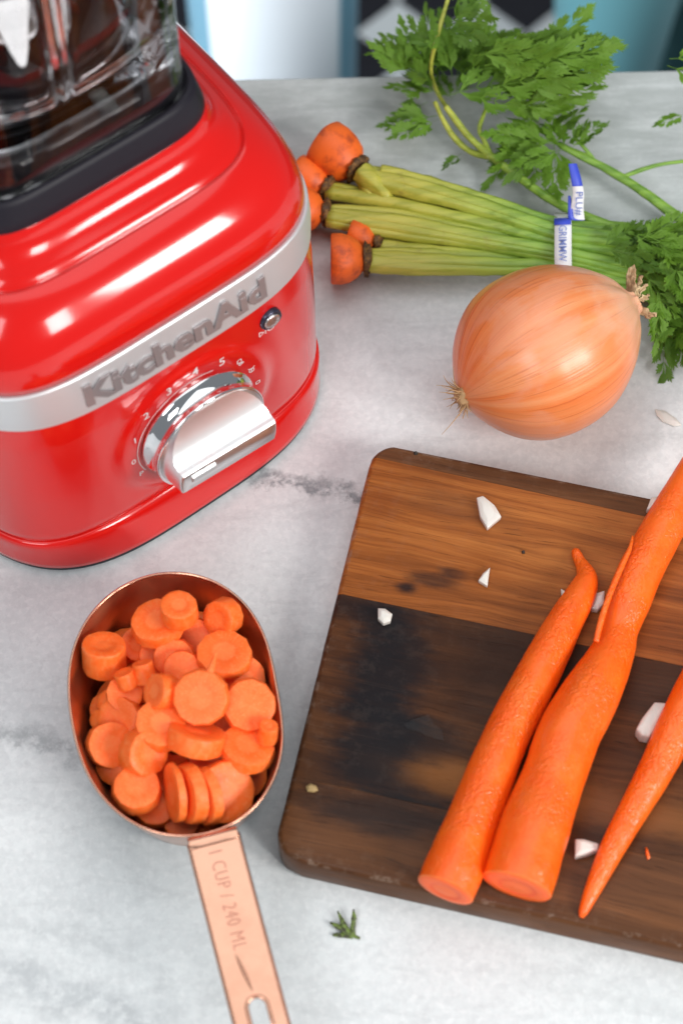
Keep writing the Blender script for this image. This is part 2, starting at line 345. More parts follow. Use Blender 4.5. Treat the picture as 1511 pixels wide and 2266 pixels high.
# ------------------------------------------------------------------ blender base
PHI = math.radians(38.02); RAT = 1.1155
BC = Vector((-0.1315, 0.5636, 0))
blend = empty('blender', BC, PHI); tag(blend, 'glossy red countertop blender base with silver band and chrome speed knob', 'blender')
def sec(a, n, z, N=320, rat=None):
    out = []; rat = rat or RAT
    for j in range(N):
        t = 2 * PI * j / N; c, s = math.cos(t), math.sin(t)
        r = 1 / ((abs(c) / a) ** n + (abs(s) / (a * rat)) ** n) ** (1 / n)
        out.append(Vector((r * c, r * s, z)))
    return out
def ysurf(x, a, n): return -a * RAT * max(1 - (abs(x) / a) ** n, 0.01) ** (1 / n)
BODY = [(0.0252, 0.0950, 4.3), (0.030, 0.0955, 4.25), (0.06, 0.0957, 4.15), (0.10, 0.0953, 4.05), (0.1142, 0.0946, 4.0)]
def body_an(z):
    for (z0, a0, n0), (z1, a1, n1) in zip(BODY, BODY[1:]):
        if z <= z1: k = max((z - z0) / (z1 - z0), 0); return a0 + (a1 - a0) * k, n0 + (n1 - n0) * k
    return BODY[-1][1], BODY[-1][2]
KX, KZ, PADY = 0.0020, 0.0668, -0.1078
v, f = loft([sec(a, n, z, 160, r_) for z, a, n, r_ in [(0.0, 0.0962, 3.5, 1.155), (0.001, 0.0978, 3.45, 1.155), (0.0046, 0.0982, 3.45, 1.155)]]); mk('foot', v, f, rubber, blend)
fl = [(0.0040, 0.0970, 3.45), (0.0042, 0.0984, 3.45), (0.0050, 0.0989, 3.45), (0.008, 0.0988, 3.5), (0.013, 0.0982, 3.65), (0.018, 0.0974, 3.9), (0.0210, 0.0968, 4.15), (0.0226, 0.0962, 4.3), (0.0236, 0.0955, 4.35), (0.0240, 0.0949, 4.35)]
v, f = loft([sec(a, n, z, 320, 1.155 - (1.155 - RAT) * min(max((z - 0.004) / 0.0195, 0), 1)) for z, a, n in fl]); mk('base_flange', v, f, red, blend)
rings = []
zs = [0.0238] + [0.0252 + (0.1142 - 0.0252) * i / 60 for i in range(61)] + [0.1147]
for z in zs:
    a, n = body_an(z)
    if z < 0.025: a -= 0.0006
    ring = sec(a, n, z, 400)
    for p in ring:
        if p.y < -0.07:
            r = math.hypot(p.x - KX, z - KZ)
            k = min(max((0.0465 - r) / 0.0095, 0), 1); k = k * k * (3 - 2 * k)
            p.y = p.y + (PADY - p.y) * k - 0.0 
            g = math.exp(-((r - 0.0415) / 0.003) ** 2); p.y += 0.0007 * g
    rings.append(ring)
v, f = loft(rings); body = mk('body', v, f, red, blend)
bandp = [(0.1145, 0.0940, 4.0), (0.1146, 0.0950, 4.0), (0.1150, 0.0953, 4.0), (0.1258, 0.0941, 4.35), (0.1366, 0.0923, 4.7), (0.1371, 0.0919, 4.7), (0.1372, 0.0905, 4.7)]
v, f = loft([sec(a, n, z) for z, a, n in bandp]); bd = mk('band', v, f, band_m, blend); sharp(bd, 30)
domep = [(0.1368, 0.0900, 4.7), (0.1372, 0.0912, 4.7), (0.1410, 0.0910, 4.7), (0.1455, 0.0904, 4.75), (0.1510, 0.0890, 4.8), (0.1560, 0.0870, 4.8), (0.1605, 0.0845, 4.85), (0.1645, 0.0815, 4.9), (0.1680, 0.0780, 4.95), (0.1705, 0.0750, 5), (0.1720, 0.0727, 5), (0.1726, 0.0717, 5.05), (0.1725, 0.0712, 5.05), (0.1716, 0.0708, 5.05), (0.1716, 0.0704, 5.05), (0.1727, 0.0700, 5.08), (0.1737, 0.0694, 5.1), (0.1756, 0.0672, 5.2), (0.1772, 0.0650, 5.3), (0.1792, 0.0629, 5.35), (0.1818, 0.0612, 5.4), (0.1850, 0.0600, 5.5), (0.1890, 0.0590, 5.6), (0.1905, 0.0580, 5.6)]
rings = [sec(a, n, z) for z, a, n in domep]
v, f = loft(rings); mk('shoulder', v, f, red, blend)
colp = [(0.1888, 0.0570, 5.6), (0.1889, 0.0586, 5.6), (0.1898, 0.0588, 5.6), (0.1940, 0.0577, 5.8), (0.2000, 0.0562, 6), (0.2018, 0.0556, 6), (0.2026, 0.0548, 6), (0.2027, 0.0540, 6), (0.2020, 0.0530, 6), (0.2000, 0.0525, 6)]
v, f = loft([sec(a, n, z) for z, a, n in colp]); mk('collar', v, f, rubber, blend)
# lettering wrapped on the band
V, Fc = text_mesh('KitchenAid', 0.0175, extrude=0.0007, offset=0.00055, spacing=1.03, bev=0.00025)
xs = [p.x for p in V]; w = max(xs) - min(xs); cx = (max(xs) + min(xs)) / 2; ys = [p.y for p in V]; cy = (max(ys) + min(ys)) / 2; hh = max(ys) - min(ys)
out = []
for p in V:
    x = (p.x - cx) * 0.0915 / w - 0.0008; z = 0.1257 + (p.y - cy) * 0.0128 / hh
    k = (z - 0.115) / 0.0216; a = 0.0953 + (0.0923 - 0.0953) * k; n = 4.0 + 0.7 * k
    out.append((x, ysurf(x, a, n) - 0.0004 - p.z, z))
o = mk('lettering', out, Fc, letter_m, blend, smooth=False); o['label'] = 'raised silver brand lettering'
# printed dial marks
def flat_text(s, x, z, size, rot, y=PADY - 0.00025, name='dial_mark', mat=print_m):
    V, Fc = text_mesh(s, size, offset=0.00004); c, sn = math.cos(rot), math.sin(rot)
    return mk(name, [(x + p.x * c - p.y * sn, y, z + p.x * sn + p.y * c) for p in V], Fc, mat, blend, smooth=False)
un_ex = Vector((math.cos(PHI), math.sin(PHI), 0)); un_ey = Vector((-math.sin(PHI), math.cos(PHI), 0))
def on_face(px, py, yl=PADY):
    d = Fv + Rv * ((px - W0 / 2) / FPX) - Uv * ((py - H0 / 2) / FPX)
    t = (yl - (CAM - BC).dot(un_ey)) / d.dot(un_ey); q = CAM + d * t - BC
    return q.dot(un_ex), q.z
for s, px, py, sz in [('P', 313, 1047, 0.0030), ('0', 296, 1022, 0.0032), ('1', 299, 975, 0.0036), ('2', 324, 920, 0.0040), ('3', 374, 866, 0.0044), ('4', 432, 822, 0.0046), ('5', 491, 800, 0.0046)]:
    x, z = on_face(px, py); flat_text(s, x, z, sz * 1.55, 0)
def stroke(pts, w=0.00022, y=PADY - 0.00028, name='dial_icon', closed=False):
    P = pts + ([pts[0]] if closed else []); v = []; f = []
    for (x0, z0), (x1, z1) in zip(P, P[1:]):
        L = math.hypot(x1 - x0, z1 - z0); nx, nz = -(z1 - z0) / L * w, (x1 - x0) / L * w; i = len(v)
        v += [(x0 + nx, y, z0 + nz), (x0 - nx, y, z0 - nz), (x1 - nx, y, z1 - nz), (x1 + nx, y, z1 + nz)]; f.append((i, i + 1, i + 2, i + 3))
        y -= 0.00001
    return mk(name, v, f, print_m, blend, smooth=False)
stroke([(KX + 0.0313 * math.cos(a), KZ + 0.0313 * math.sin(a)) for a in [math.radians(205 - i * 3.0) for i in range(46)]], 0.00018, name='dial_arc')
def circ(x, z, r, n=12): return [(x + r * math.cos(2 * PI * i / n), z + r * math.sin(2 * PI * i / n)) for i in range(n)]
x, z = on_face(529, 799); stroke([(x - 0.001, z - 0.0012), (x + 0.001, z - 0.0012), (x + 0.001, z + 0.0012), (x - 0.001, z + 0.0012)], closed=True); stroke(circ(x + 0.0003, z - 0.0024, 0.0006), closed=True); stroke(circ(x + 0.0016, z - 0.0021, 0.0005), closed=True)
x, z = on_face(556, 818); stroke(circ(x, z, 0.0013), closed=True); stroke([(x - 0.0018, z + 0.002), (x - 0.0007, z + 0.0012)]); stroke([(x + 0.0018, z + 0.002), (x + 0.0007, z + 0.0012)]); stroke([(x, z - 0.001), (x, z + 0.001)])
x, z = on_face(570, 845); stroke([(x - 0.001, z - 0.0008), (x + 0.001, z - 0.0008), (x + 0.001, z + 0.001), (x - 0.001, z + 0.001)], closed=True)
# knob: chrome skirt, satin grip
def lathe_y(prof, cx, cz, N=72, cap=True):
    return loft([[Vector((cx + r * math.cos(2 * PI * j / N), y, cz + r * math.sin(2 * PI * j / N))) for j in range(N)] for y, r in prof], cap, cap)
kp = [(PADY + 0.002, 0.0290), (PADY - 0.0006, 0.0292), (PADY - 0.0012, 0.0296), (PADY - 0.0024, 0.0296), (PADY - 0.0032, 0.0291), (PADY - 0.0040, 0.0283), (PADY - 0.0060, 0.0274), (PADY - 0.0085, 0.0270), (PADY - 0.0098, 0.0272), (PADY - 0.0103, 0.0281), (PADY - 0.0106, 0.0285), (PADY - 0.0112, 0.0286), (PADY - 0.0117, 0.0283), (PADY - 0.0119, 0.0277), (PADY - 0.0117, 0.0272), (PADY - 0.0108, 0.0270)]
v, f = lathe_y(kp, KX, KZ, 96); knob = mk('knob', v, f, chrome, blend)
GY0 = PADY - 0.0100; GY1 = PADY - 0.0247
rings = []; rot = math.radians(-4)
for i in range(26):
    s = i / 24; e = 0
    if i == 25: s = 1; e = 1
    y = GY0 + (GY1 - GY0) * s
    t = 0.0066 + 0.0197 * (1 - min(s * 1.25, 1)) ** 1.9; Rr = 0.0268 - 0.0012 * s
    if s > 0.97: t -= 0.0004; Rr -= 0.0004
    if e: y -= 0.0004; t -= 0.0005; Rr -= 0.0006
    a0 = math.asin(min(t / Rr, 0.995)); ring = []
    for k in range(9): a = -a0 + 2 * a0 * k / 8; ring.append((Rr * math.cos(a), Rr * math.sin(a)))
    x1 = Rr * math.cos(a0)
    for k in range(1, 12): ring.append((x1 - 2 * x1 * k / 12, t))
    for k in range(9): a = PI - a0 + 2 * a0 * k / 8; ring.append((Rr * math.cos(a), Rr * math.sin(a)))
    for k in range(1, 12): ring.append((-x1 + 2 * x1 * k / 12, -t))
    c, sn = math.cos(rot), math.sin(rot)
    rings.append([Vector((KX + p * c - q * sn, y, KZ + p * sn + q * c)) for p, q in ring])
v, f = loft(rings); g = mk('grip', v, f, grip_m, knob); sharp(g, 40)
v = []
for (y, e) in ((GY1 - 0.0003, 0.0), (GY1 - 0.0012, 0.0), (GY1 - 0.0015, 0.0004)):
    for (p, q) in ((-0.0205 + e, 0.0022 + e), (-0.0080 - e, 0.0022 + e), (-0.0080 - e, 0.0058 - e), (-0.0205 + e, 0.0058 - e)):
        q -= 0.0022; v.append((KX + p * math.cos(rot) - q * math.sin(rot), y, KZ + p * math.sin(rot) + q * math.cos(rot)))
mk('pointer_mark', v, [(8, 9, 10, 11)] + [(i * 4 + j, i * 4 + (j + 1) % 4, i * 4 + 4 + (j + 1) % 4, i * 4 + 4 + j) for i in range(2) for j in range(4)], grip_m, knob, smooth=False)
# start button with its printed symbol
bx, bz = on_face(592, 699, -0.1035); by = ysurf(bx, 0.0953, 4.05)
v, f = lathe_y([(by + 0.003, 0.0056), (by - 0.0008, 0.0056), (by - 0.0018, 0.0052), (by - 0.0020, 0.0045), (by - 0.0014, 0.0042)], bx, bz, 40); btn = mk('start_button', v, f, btn_ring, blend)
v, f = lathe_y([(by - 0.0010, 0.0041), (by - 0.0022, 0.0040), (by - 0.0026, 0.0036), (by - 0.00255, 0.0015)], bx, bz, 40); mk('button_cap', v, f, steel, btn)
x, z = on_face(590, 733, by - 0.001); y0 = by - 0.0007
stroke([(x - 0.0036, z - 0.0016), (x - 0.0036, z + 0.0016), (x - 0.0012, z)], y=y0, name='start_symbol', closed=True)
stroke([(x - 0.0002, z - 0.002), (x - 0.0002, z + 0.002)], y=y0 + 0.0001, name='start_symbol')
y0 += 0.0004
stroke(circ(x + 0.0028, z, 0.0019, 16), y=y0, name='start_symbol', closed=True); stroke([(x + 0.0016, z - 0.0012), (x + 0.004, z + 0.0012)], y=y0, name='start_symbol'); stroke([(x + 0.0016, z + 0.0012), (x + 0.004, z - 0.0012)], y=y0 - 0.00005, name='start_symbol')

# ------------------------------------------------------------------ jar standing in the collar, with its blades
jar = empty('blender_jar', BC + Vector((0, 0, 0.2002)), PHI); tag(jar, 'clear plastic blender jar with steel blades standing on the red base', 'jar')
def secj(a, n, z, ribs=0.0, N=256):
    ring = sec(a, n, z, N)
    if ribs:
        for j, p in enumerate(ring):
            t = 2 * PI * j / N; k = 0
            for ta, w in ((math.radians(-98), 0.055), (math.radians(-40), 0.055), (math.radians(28), 0.055), (math.radians(95), 0.055), (math.radians(150), 0.055), (math.radians(212), 0.055)):
                d = (t - ta + PI) % (2 * PI) - PI; k += math.exp(-(d / w) ** 2)
            s = 1 - ribs * k; p.x *= s; p.y *= s
    return ring
outer = [(0.0195, 0.004, 2), (0.0195, 0.030, 3.5), (0.0190, 0.0400, 4.5), (0.0172, 0.0462, 5), (0.013, 0.0486, 5.6), (0.003, 0.0494, 6), (0.0006, 0.0500, 6), (0.0004, 0.0518, 6), (0.0010, 0.0522, 6), (0.0050, 0.0524, 6), (0.020, 0.0525, 5.6), (0.05, 0.0532, 5), (0.10, 0.0555, 4.5), (0.16, 0.0590, 4.2), (0.22, 0.0625, 4), (0.223, 0.0620, 4)]
inner = [(0.223, 0.0595, 4), (0.22, 0.0593, 4), (0.16, 0.0558, 4.1), (0.10, 0.0522, 4.2), (0.060, 0.0494, 4.2), (0.040, 0.0474, 3.8), (0.032, 0.0452, 3.4), (0.0275, 0.0415, 3.0), (0.0252, 0.036, 2.6), (0.0240, 0.028, 2.2), (0.0235, 0.012, 2)]
rings = [secj(a, n, z) for z, a, n in outer] + [secj(a, n, z, 0.085 if z > 0.031 and z < 0.2 else 0.015) for z, a, n in inner]
v, f = loft(rings); mk('jar_wall', v, f, jar_m, jar)
base_in = [(0.0013, 0.004, 2), (0.0012, 0.045, 4.5)]
# dark underside of the jar (coupling plate), seen through the clear skirt
v, f = loft([sec(a, n, z, 160) for z, a, n in [(-0.0004, 0.0450, 5), (-0.0004, 0.0485, 6), (0.0110, 0.0476, 5.4), (0.0150, 0.0452, 4.8), (0.0174, 0.039, 4.2), (0.0182, 0.030, 3.2), (0.0183, 0.004, 2)]]); mk('coupling_housing', v, f, plum, jar)
def lathe_z(prof, cx=0, cy=0, N=40):
    return loft([[Vector((cx + r * math.cos(2 * PI * j / N), cy + r * math.sin(2 * PI * j / N), z)) for j in range(N)] for z, r in prof])
v, f = loft([sec(a, n, z, 120) for z, a, n in [(0.0245, 0.004, 2), (0.0251, 0.028, 2.2), (0.0262, 0.0352, 2.5), (0.0284, 0.0405, 2.9), (0.0292, 0.0400, 2.9), (0.0276, 0.0345, 2.5), (0.0266, 0.028, 2.2), (0.0266, 0.0265, 2.0), (0.0258, 0.0255, 2.0), (0.0258, 0.004, 2)]]); mk('floor_liner', v, f, plum, jar)
hubz = 0.0264
v, f = lathe_z([(hubz - 0.0007, 0.017), (hubz + 0.001, 0.017), (hubz + 0.0016, 0.016), (hubz + 0.002, 0.009), (hubz + 0.010, 0.0085), (hubz + 0.011, 0.0078), (hubz + 0.0112, 0.0065), (hubz + 0.020, 0.0062), (hubz + 0.021, 0.0055)]); hub = mk('blade_hub', v, f, steel, jar); sharp(hub, 40)
N = 6
rg = [[Vector((r * math.cos(2 * PI * j / N), r * math.sin(2 * PI * j / N), z)) for j in range(N)] for z, r in ((hubz + 0.0215, 0.0075), (hubz + 0.0280, 0.0075), (hubz + 0.0288, 0.0066))]
v, f = loft(rg); mk('hub_nut', v, f, chrome, hub, smooth=False)
def blade(ang, up, ln):
    # flat root then a bent, tapering wing
    prof = [(0.004, 0.0092, 0), (0.013, 0.0096, 0), (0.017, 0.0086, up * 0.15), (0.024, 0.0060, up * 0.52), (0.031, 0.0040, up * 0.86), (ln, 0.0018, up), (ln + 0.0012, 0.0008, up * 1.02)]
    v = []; f = []
    for r, w, z in prof:
        for s in (-1, 1):
            for tz in (-0.0007, 0.0007):
                v.append(Vector((r * math.cos(ang) - s * w * math.sin(ang), r * math.sin(ang) + s * w * math.cos(ang), hubz + 0.0218 + z + tz - 0.0003)))
    for i in range(len(prof) - 1):
        a = i * 4; b = a + 4
        f += [(a, a + 2, b + 2, b), (a + 1, b + 1, b + 3, a + 3), (a, b, b + 1, a + 1), (a + 2, a + 3, b + 3, b + 2)]
    f += [(0, 1, 3, 2), (len(v) - 4, len(v) - 2, len(v) - 1, len(v) - 3)]
    return mk('blade', v, f, steel, hub, smooth=False)
blade(math.radians(-112), -0.010, 0.037); blade(math.radians(-22), 0.012, 0.034); blade(math.radians(68), -0.010, 0.036); blade(math.radians(158), 0.012, 0.034)

# ------------------------------------------------------------------ cutting board of walnut planks
BT = 0.0195
c_tl = at(829, 976, BT); c_tr = at(1443, 1100, BT); c_bl = at(601, 1893, BT)
dx = (c_tr - c_tl); dx.z = 0; dx.normalize(); dy = Vector((dx.y, -dx.x, 0))
BL = (c_bl - c_tl).dot(dy); rz = math.atan2(dx.y, dx.x)
lean = (c_bl - c_tl).dot(dx) / BL
board = empty('cutting_board', Vector((c_tl.x, c_tl.y, 0)), rz); tag(board, 'dark walnut plank cutting board lying on the marble', 'cutting board')
BW = 0.34
def bloc(px, py, z=BT):
    q = at(px, py, z) - Vector((c_tl.x, c_tl.y, 0)); return q.dot(dx), -q.dot(dy)
def wood(name, c1, c2, c3, stain, seed, streaks):
    M = Mat(name); P = M.coord(); off = (seed * 3.1, seed * 1.7, seed)
    wp = M.noise(M.map((7, 30, 30), off), 1.0, 3, 0.5)
    warp = M.n('ShaderNodeVectorMath', operation='ADD', i_0=M.map((1, 1, 1), off), i_1=M.n('ShaderNodeCombineXYZ', i_1=M.math('MULTIPLY', M.math('SUBTRACT', wp, 0.5), 0.022)).outputs[0]).outputs[0]
    ring = M.noise(M.map((3.5, 95, 60), vec=warp), 1.0, 5, 0.62)
    fine = M.noise(M.map((22, 900, 500), vec=warp), 1.0, 4, 0.65)
    pore = M.noise(M.map((70, 1800, 900), vec=warp), 1.0, 2, 0.5)
    blot = M.noise(M.map((9, 26, 9), off), 1.0, 5, 0.6)
    col = M.ramp(ring, [(0.28, c1), (0.5, c2), (0.72, c3)])
    col = M.mix(M.math('MULTIPLY', M.fr(fine, 0.42, 0.66), 0.38), col, c1)
    col = M.mix(M.math('MULTIPLY', M.fr(blot, 0.48, 0.72), 0.45), col, c1)
    col = M.mix(M.math('MULTIPLY', M.fr(pore, 0.62, 0.72), 0.5), col, (c1[0] * 0.4, c1[1] * 0.4, c1[2] * 0.4))
    s = M.n('ShaderNodeSeparateXYZ', i_0=P); n1 = M.noise(M.map((28, 110, 60)), 1.0, 6, 0.72); n2 = M.noise(P, 14, 3, 0.6)
    wob = M.math('ADD', M.math('MULTIPLY', M.math('SUBTRACT', n1, 0.5), 1.5), M.math('MULTIPLY', M.math('SUBTRACT', n2, 0.5), 0.8))
    def blob(x, y, rx, ry, k, cc):
        nonlocal col
        d = M.math('SQRT', M.math('ADD', M.math('POWER', M.math('DIVIDE', M.math('SUBTRACT', s.outputs[0], x), rx), 2), M.math('POWER', M.math('DIVIDE', M.math('SUBTRACT', s.outputs[1], y), ry), 2)))
        d = M.math('ADD', d, wob); col = M.mix(M.math('MULTIPLY', M.fr(d, 0.35, 1.3, 1, 0), k), col, cc)
    for (px, py, rx, ry, k, cc) in streaks + stain:
        x, y = bloc(px, py); blob(x, y, rx, ry, k, cc)
    # knife scratches
    for a, sc_ in ((0.5, 60), (1.9, 45), (1.1, 52)):
        sn = M.noise(M.map((2.2, sc_ * 42, 1), rot=(0, 0, a), loc=off), 1.0, 2, 0.5); pm = M.noise(M.map((14, 14, 14), loc=(a * 9, 0, 0)), 1.0, 2)
        col = M.mix(M.math('MULTIPLY', M.math('MULTIPLY', M.fr(sn, 0.70, 0.78), M.fr(pm, 0.5, 0.65)), 0.35), col, (0.22, 0.14, 0.09))
    # worn pale rims where the finish has rubbed off
    gz = M.n('ShaderNodeSeparateXYZ', i_0=P).outputs[2]
    nrm = M.n('ShaderNodeSeparateXYZ', i_0=M.n('ShaderNodeNewGeometry').outputs['Normal']).outputs[2]
    edge = M.math('MULTIPLY', M.fr(nrm, 0.2, 0.6), M.fr(nrm, 0.9, 0.995, 1, 0))
    wear = M.math('MULTIPLY', edge, M.fr(M.noise(P, 190, 5, 0.7), 0.50, 0.64))
    col = M.mix(M.math('MULTIPLY', wear, 0.32), col, (0.36, 0.27, 0.21))
    M.set(Base_Color=col, Roughness=M.fr(M.noise(P, 24, 4), 0.35, 0.65, 0.30, 0.5), Specular_IOR_Level=0.16)
    M.bump(M.math('SUBTRACT', M.math('MULTIPLY', fine, 0.6), M.math('MULTIPLY', M.fr(pore, 0.6, 0.72), 0.8)), 0.25, 0.0005); return M.m
BLK = (0.009, 0.009, 0.011)
y1 = bloc(1000, 1030)[1]; y1b = bloc(860, 1000)[1]
yA = -0.0085; yB = bloc(745, 1312)[1] ; yC = bloc(640, 1715)[1]
dk = [(0.040, 0.015, 0.007), (0.085, 0.032, 0.012), (0.150, 0.056, 0.019)]
md = [(0.130, 0.036, 0.009), (0.350, 0.108, 0.024), (0.520, 0.185, 0.044)]
st2 = [(900, 1300, 0.006, 0.0035, 0.9, BLK), (960, 1285, 0.014, 0.004, 0.7, BLK), (1005, 1270, 0.008, 0.0035, 0.7, BLK), (1070, 1260, 0.013, 0.012, 0.45, (0.26, 0.07, 0.012)), (840, 1120, 0.012, 0.012, 0.4, (0.20, 0.05, 0.012)), (1000, 1120, 0.035, 0.010, 0.45, (0.13, 0.045, 0.018))]
st3 = [(850, 1490, 0.022, 0.042, 0.95, BLK), (820, 1660, 0.026, 0.035, 0.9, BLK), (850, 1390, 0.016, 0.020, 0.8, BLK), (790, 1340, 0.02, 0.010, 0.6, BLK), (1150, 1480, 0.05, 0.03, 0.6, (0.025, 0.011, 0.007)), (900, 1790, 0.030, 0.010, 0.85, BLK), (1000, 1820, 0.035, 0.010, 0.6, BLK), (930, 1640, 0.02, 0.012, 0.5, BLK)]
lit3 = [(1010, 1720, 0.04, 0.010, 0.75, (0.30, 0.115, 0.030)), (1430, 1800, 0.06, 0.012, 0.6, (0.24, 0.09, 0.026)), (650, 1640, 0.02, 0.03, 0.3, (0.14, 0.055, 0.022))]
wa = wood('walnut_rail', (0.070, 0.028, 0.013), (0.135, 0.056, 0.024), (0.21, 0.088, 0.036), [(1180, 1055, 0.05, 0.006, 0.5, (0.05, 0.02, 0.01))], 1.0, [])
wb = wood('walnut_orange', *md, st2, 2.3, [])
wc = wood('walnut_dark', *dk, st3, 3.7, lit3)
wd_ = wood('walnut_brown', (0.060, 0.023, 0.010), (0.120, 0.046, 0.017), (0.20, 0.075, 0.026), [(850, 1800, 0.05, 0.012, 0.75, BLK)], 5.1, [(1430, 1800, 0.06, 0.012, 0.5, (0.24, 0.09, 0.026))])
RC = 0.0125
def outline(y):                   # left end of the board at depth y, following the rounded corners and slight lean
    x = -lean * 0 + (lean * -y)
    d = min(-y, BL + y)
    if d < RC: x += RC - math.sqrt(max(RC * RC - (RC - d) ** 2, 0))
    return x
def plank(ya, yb, mat, ta=0.0, tb=0.0):
    n = 14; ys = sorted(set([ya + (yb - ya) * i / n for i in range(n + 1)]), reverse=True)
    E_ = 0.0025                     # rounding of outer arrises
    levels = [(0.0, E_ * 0.5), (0.0012, E_ * 0.15), (0.004, 0.0), (BT - E_, 0.0), (BT - E_ * 0.35, E_ * 0.3), (BT, E_)]
    rings = []
    for z, ins in levels:
        ring = []
        def yy(y):
            if y > -1e-9: return y - ins
            if y < -BL + 1e-9: return y + ins
            return y
        def lx(y):
            q = outline(y) + ins
            return q
        for y in ys:
            wav = 0.0002 * noise.noise(Vector((y * 90, z * 60, 3)))
            ring.append(Vector((lx(y) + wav, max(min(yy(y), -ins), -BL + ins), z)))
        for y, t_ in ((ys[-1], tb), (ys[0], ta)):
            ring.append(Vector((BW, max(min(yy(y) - t_, -ins), -BL + ins), z)))
        rings.append(ring)
    v, f = loft(rings); o = mk('plank', v, f, mat, board); sharp(o, 50); return o
# fine rows near the corners come from many planks' own subdivisions
plank(0.0, yA, wa, 0.0, 0.006); plank(yA - 0.00012, yB, wb, 0.006, 0.0); plank(yB - 0.00012, yC, wc); plank(yC - 0.00012, -BL, wd_)

# ------------------------------------------------------------------ peeled carrots on the board
def carrot(label, pts, zlift=0.0, wob=0.05, tipcap=True, cutface=True, grp=None):
    P = []
    for px, py, r in pts:
        z = BT + 0.012
        for _ in range(4):
            c = at(px, py, z); rm = r * mpp(c); z = BT + rm * 0.98 + zlift
        P.append((c.x, c.y, c.z, rm))
    Q = catmull(P, 90)
    base = Vector((Q[0][0], Q[0][1], BT)); t = empty('carrot', base); tag(t, label, 'carrot')
    Q = [(x - base.x, y - base.y, z - base.z, max(r, 0.0009)) for x, y, z, r in Q]
    sides = 40; v, f = tube(Q, sides, 1.0, False)
    # peeler facets and lumps
    for i in range(len(Q)):
        c = Vector(Q[i][:3])
        for j in range(sides):
            p = v[i * sides + j]; d = p - c; a = 2 * PI * j / sides
            k = 1 + wob * noise.noise(p * 45 + Vector((len(pts), 0, 0))) + 0.018 * noise.noise(p * 150)
            fa = (a * 9 / (2 * PI) + 0.6 * noise.noise(Vector((i * 0.05, j * 0.0, 7)))) % 1.0
            k *= 1 - 0.012 * (1 - abs(2 * fa - 1)) ** 2
            q = c + d * k
            if q.z < 0.0: q.z = 0.0
            v[i * sides + j] = q
    f.append(tuple((len(Q) - 1) * sides + j for j in range(sides)))
    if not cutface: f.append(tuple(range(sides - 1, -1, -1)))
    mk('flesh', v, f, carrot_m, t)
    if cutface:
        ring = v[:sides]; c = sum(ring, Vector()) / sides; ax = (Vector(Q[0][:3]) - Vector(Q[3][:3])).normalized()
        rr = [[c + (p - c) * k + ax * e for p in ring] for k, e in ((1.0, 0.0), (0.985, 0.0004), (0.8, 0.0007), (0.56, 0.0009), (0.50, 0.0006), (0.30, 0.0009), (0.05, 0.0010))]
        vv, ff = loft(rr, False, True); mk('cut_face', vv, ff, cut_m, t)
    return t
M = Mat('carrot_cut'); g = M.coord('Generated'); P = M.coord(); spk = M.noise(P, 700, 4, 0.7)
q = M.n('ShaderNodeVectorMath', operation='SUBTRACT', i_0=g, i_1=(0.5, 0.5, 0.5)).outputs[0]
ss = M.n('ShaderNodeSeparateXYZ', i_0=q); rr = M.math('MULTIPLY', M.math('SQRT', M.math('ADD', M.math('POWER', ss.outputs[0], 2), M.math('POWER', ss.outputs[2], 2))), 2)
rr = M.math('ADD', rr, M.math('MULTIPLY', M.math('SUBTRACT', spk, 0.5), 0.14))
M.set(Base_Color=M.ramp(rr, [(0.0, (0.98, 0.145, 0.015)), (0.40, (1.0, 0.145, 0.014)), (0.52, (0.93, 0.085, 0.004)), (0.62, (1.0, 0.13, 0.009)), (0.95, (1.0, 0.125, 0.007)), (1.0, (1.0, 0.21, 0.04))]), Roughness=0.5, Subsurface_Weight=0.12, Subsurface_Radius=(1.0, 0.3, 0.08), Subsurface_Scale=0.003); M.bump(spk, 0.3, 0.0006); cut_m = M.m
carrot('peeled carrot with a hooked, pinched tip lying on the board', [(985, 1968, 66), (1007, 1915, 66), (1040, 1829, 60), (1090, 1700, 55), (1140, 1590, 51), (1204, 1465, 47), (1250, 1375, 40), (1286, 1312, 33), (1297, 1280, 25), (1290, 1256, 17), (1282, 1242, 13), (1277, 1231, 12), (1273, 1222, 10), (1270, 1218, 4)])
carrot('thickest peeled carrot, waisted, with a loose sliver, reaching past the board', [(1143, 1960, 78), (1157, 1915, 79), (1182, 1841, 78), (1215, 1740, 71), (1256, 1630, 71), (1306, 1540, 65), (1355, 1440, 48), (1368, 1395, 43), (1386, 1340, 49), (1412, 1270, 50), (1455, 1190, 47), (1510, 1090, 43), (1570, 985, 38), (1640, 870, 30), (1700, 770, 20), (1735, 715, 8)])
carrot('thin peeled carrot lying with its pointed tip towards the board edge', [(1285, 2030, 5), (1291, 2015, 11), (1305, 1982, 16), (1322, 1945, 21), (1357, 1872, 29), (1405, 1785, 34), (1452, 1700, 39), (1505, 1595, 46), (1570, 1480, 54), (1640, 1370, 60), (1670, 1325, 60)][::1], cutface=False)
# sliver peeling off the thick carrot
zs_ = BT + 0.021
sl = [(1318, 1420, 0.0), (1330, 1370, 0.0012), (1350, 1310, 0.001), (1376, 1250, 0.0), (1392, 1215, -0.001), (1399, 1185, -0.003)]
Pp = [(*at(px, py, zs_ + dz), r) for (px, py, dz), r in zip(sl, (0.0012, 0.0013, 0.0013, 0.0012, 0.0009, 0.0003))]
Q = catmull(Pp, 26); b = Vector((Q[0][0], Q[0][1], zs_ - 0.002)); v, f = tube(Q, 8, 0.45)
o = mk('carrot_sliver', v, f, carrot_m, origin=b); tag(o, 'thin pointed carrot sliver curling off the thickest carrot', 'carrot sliver')

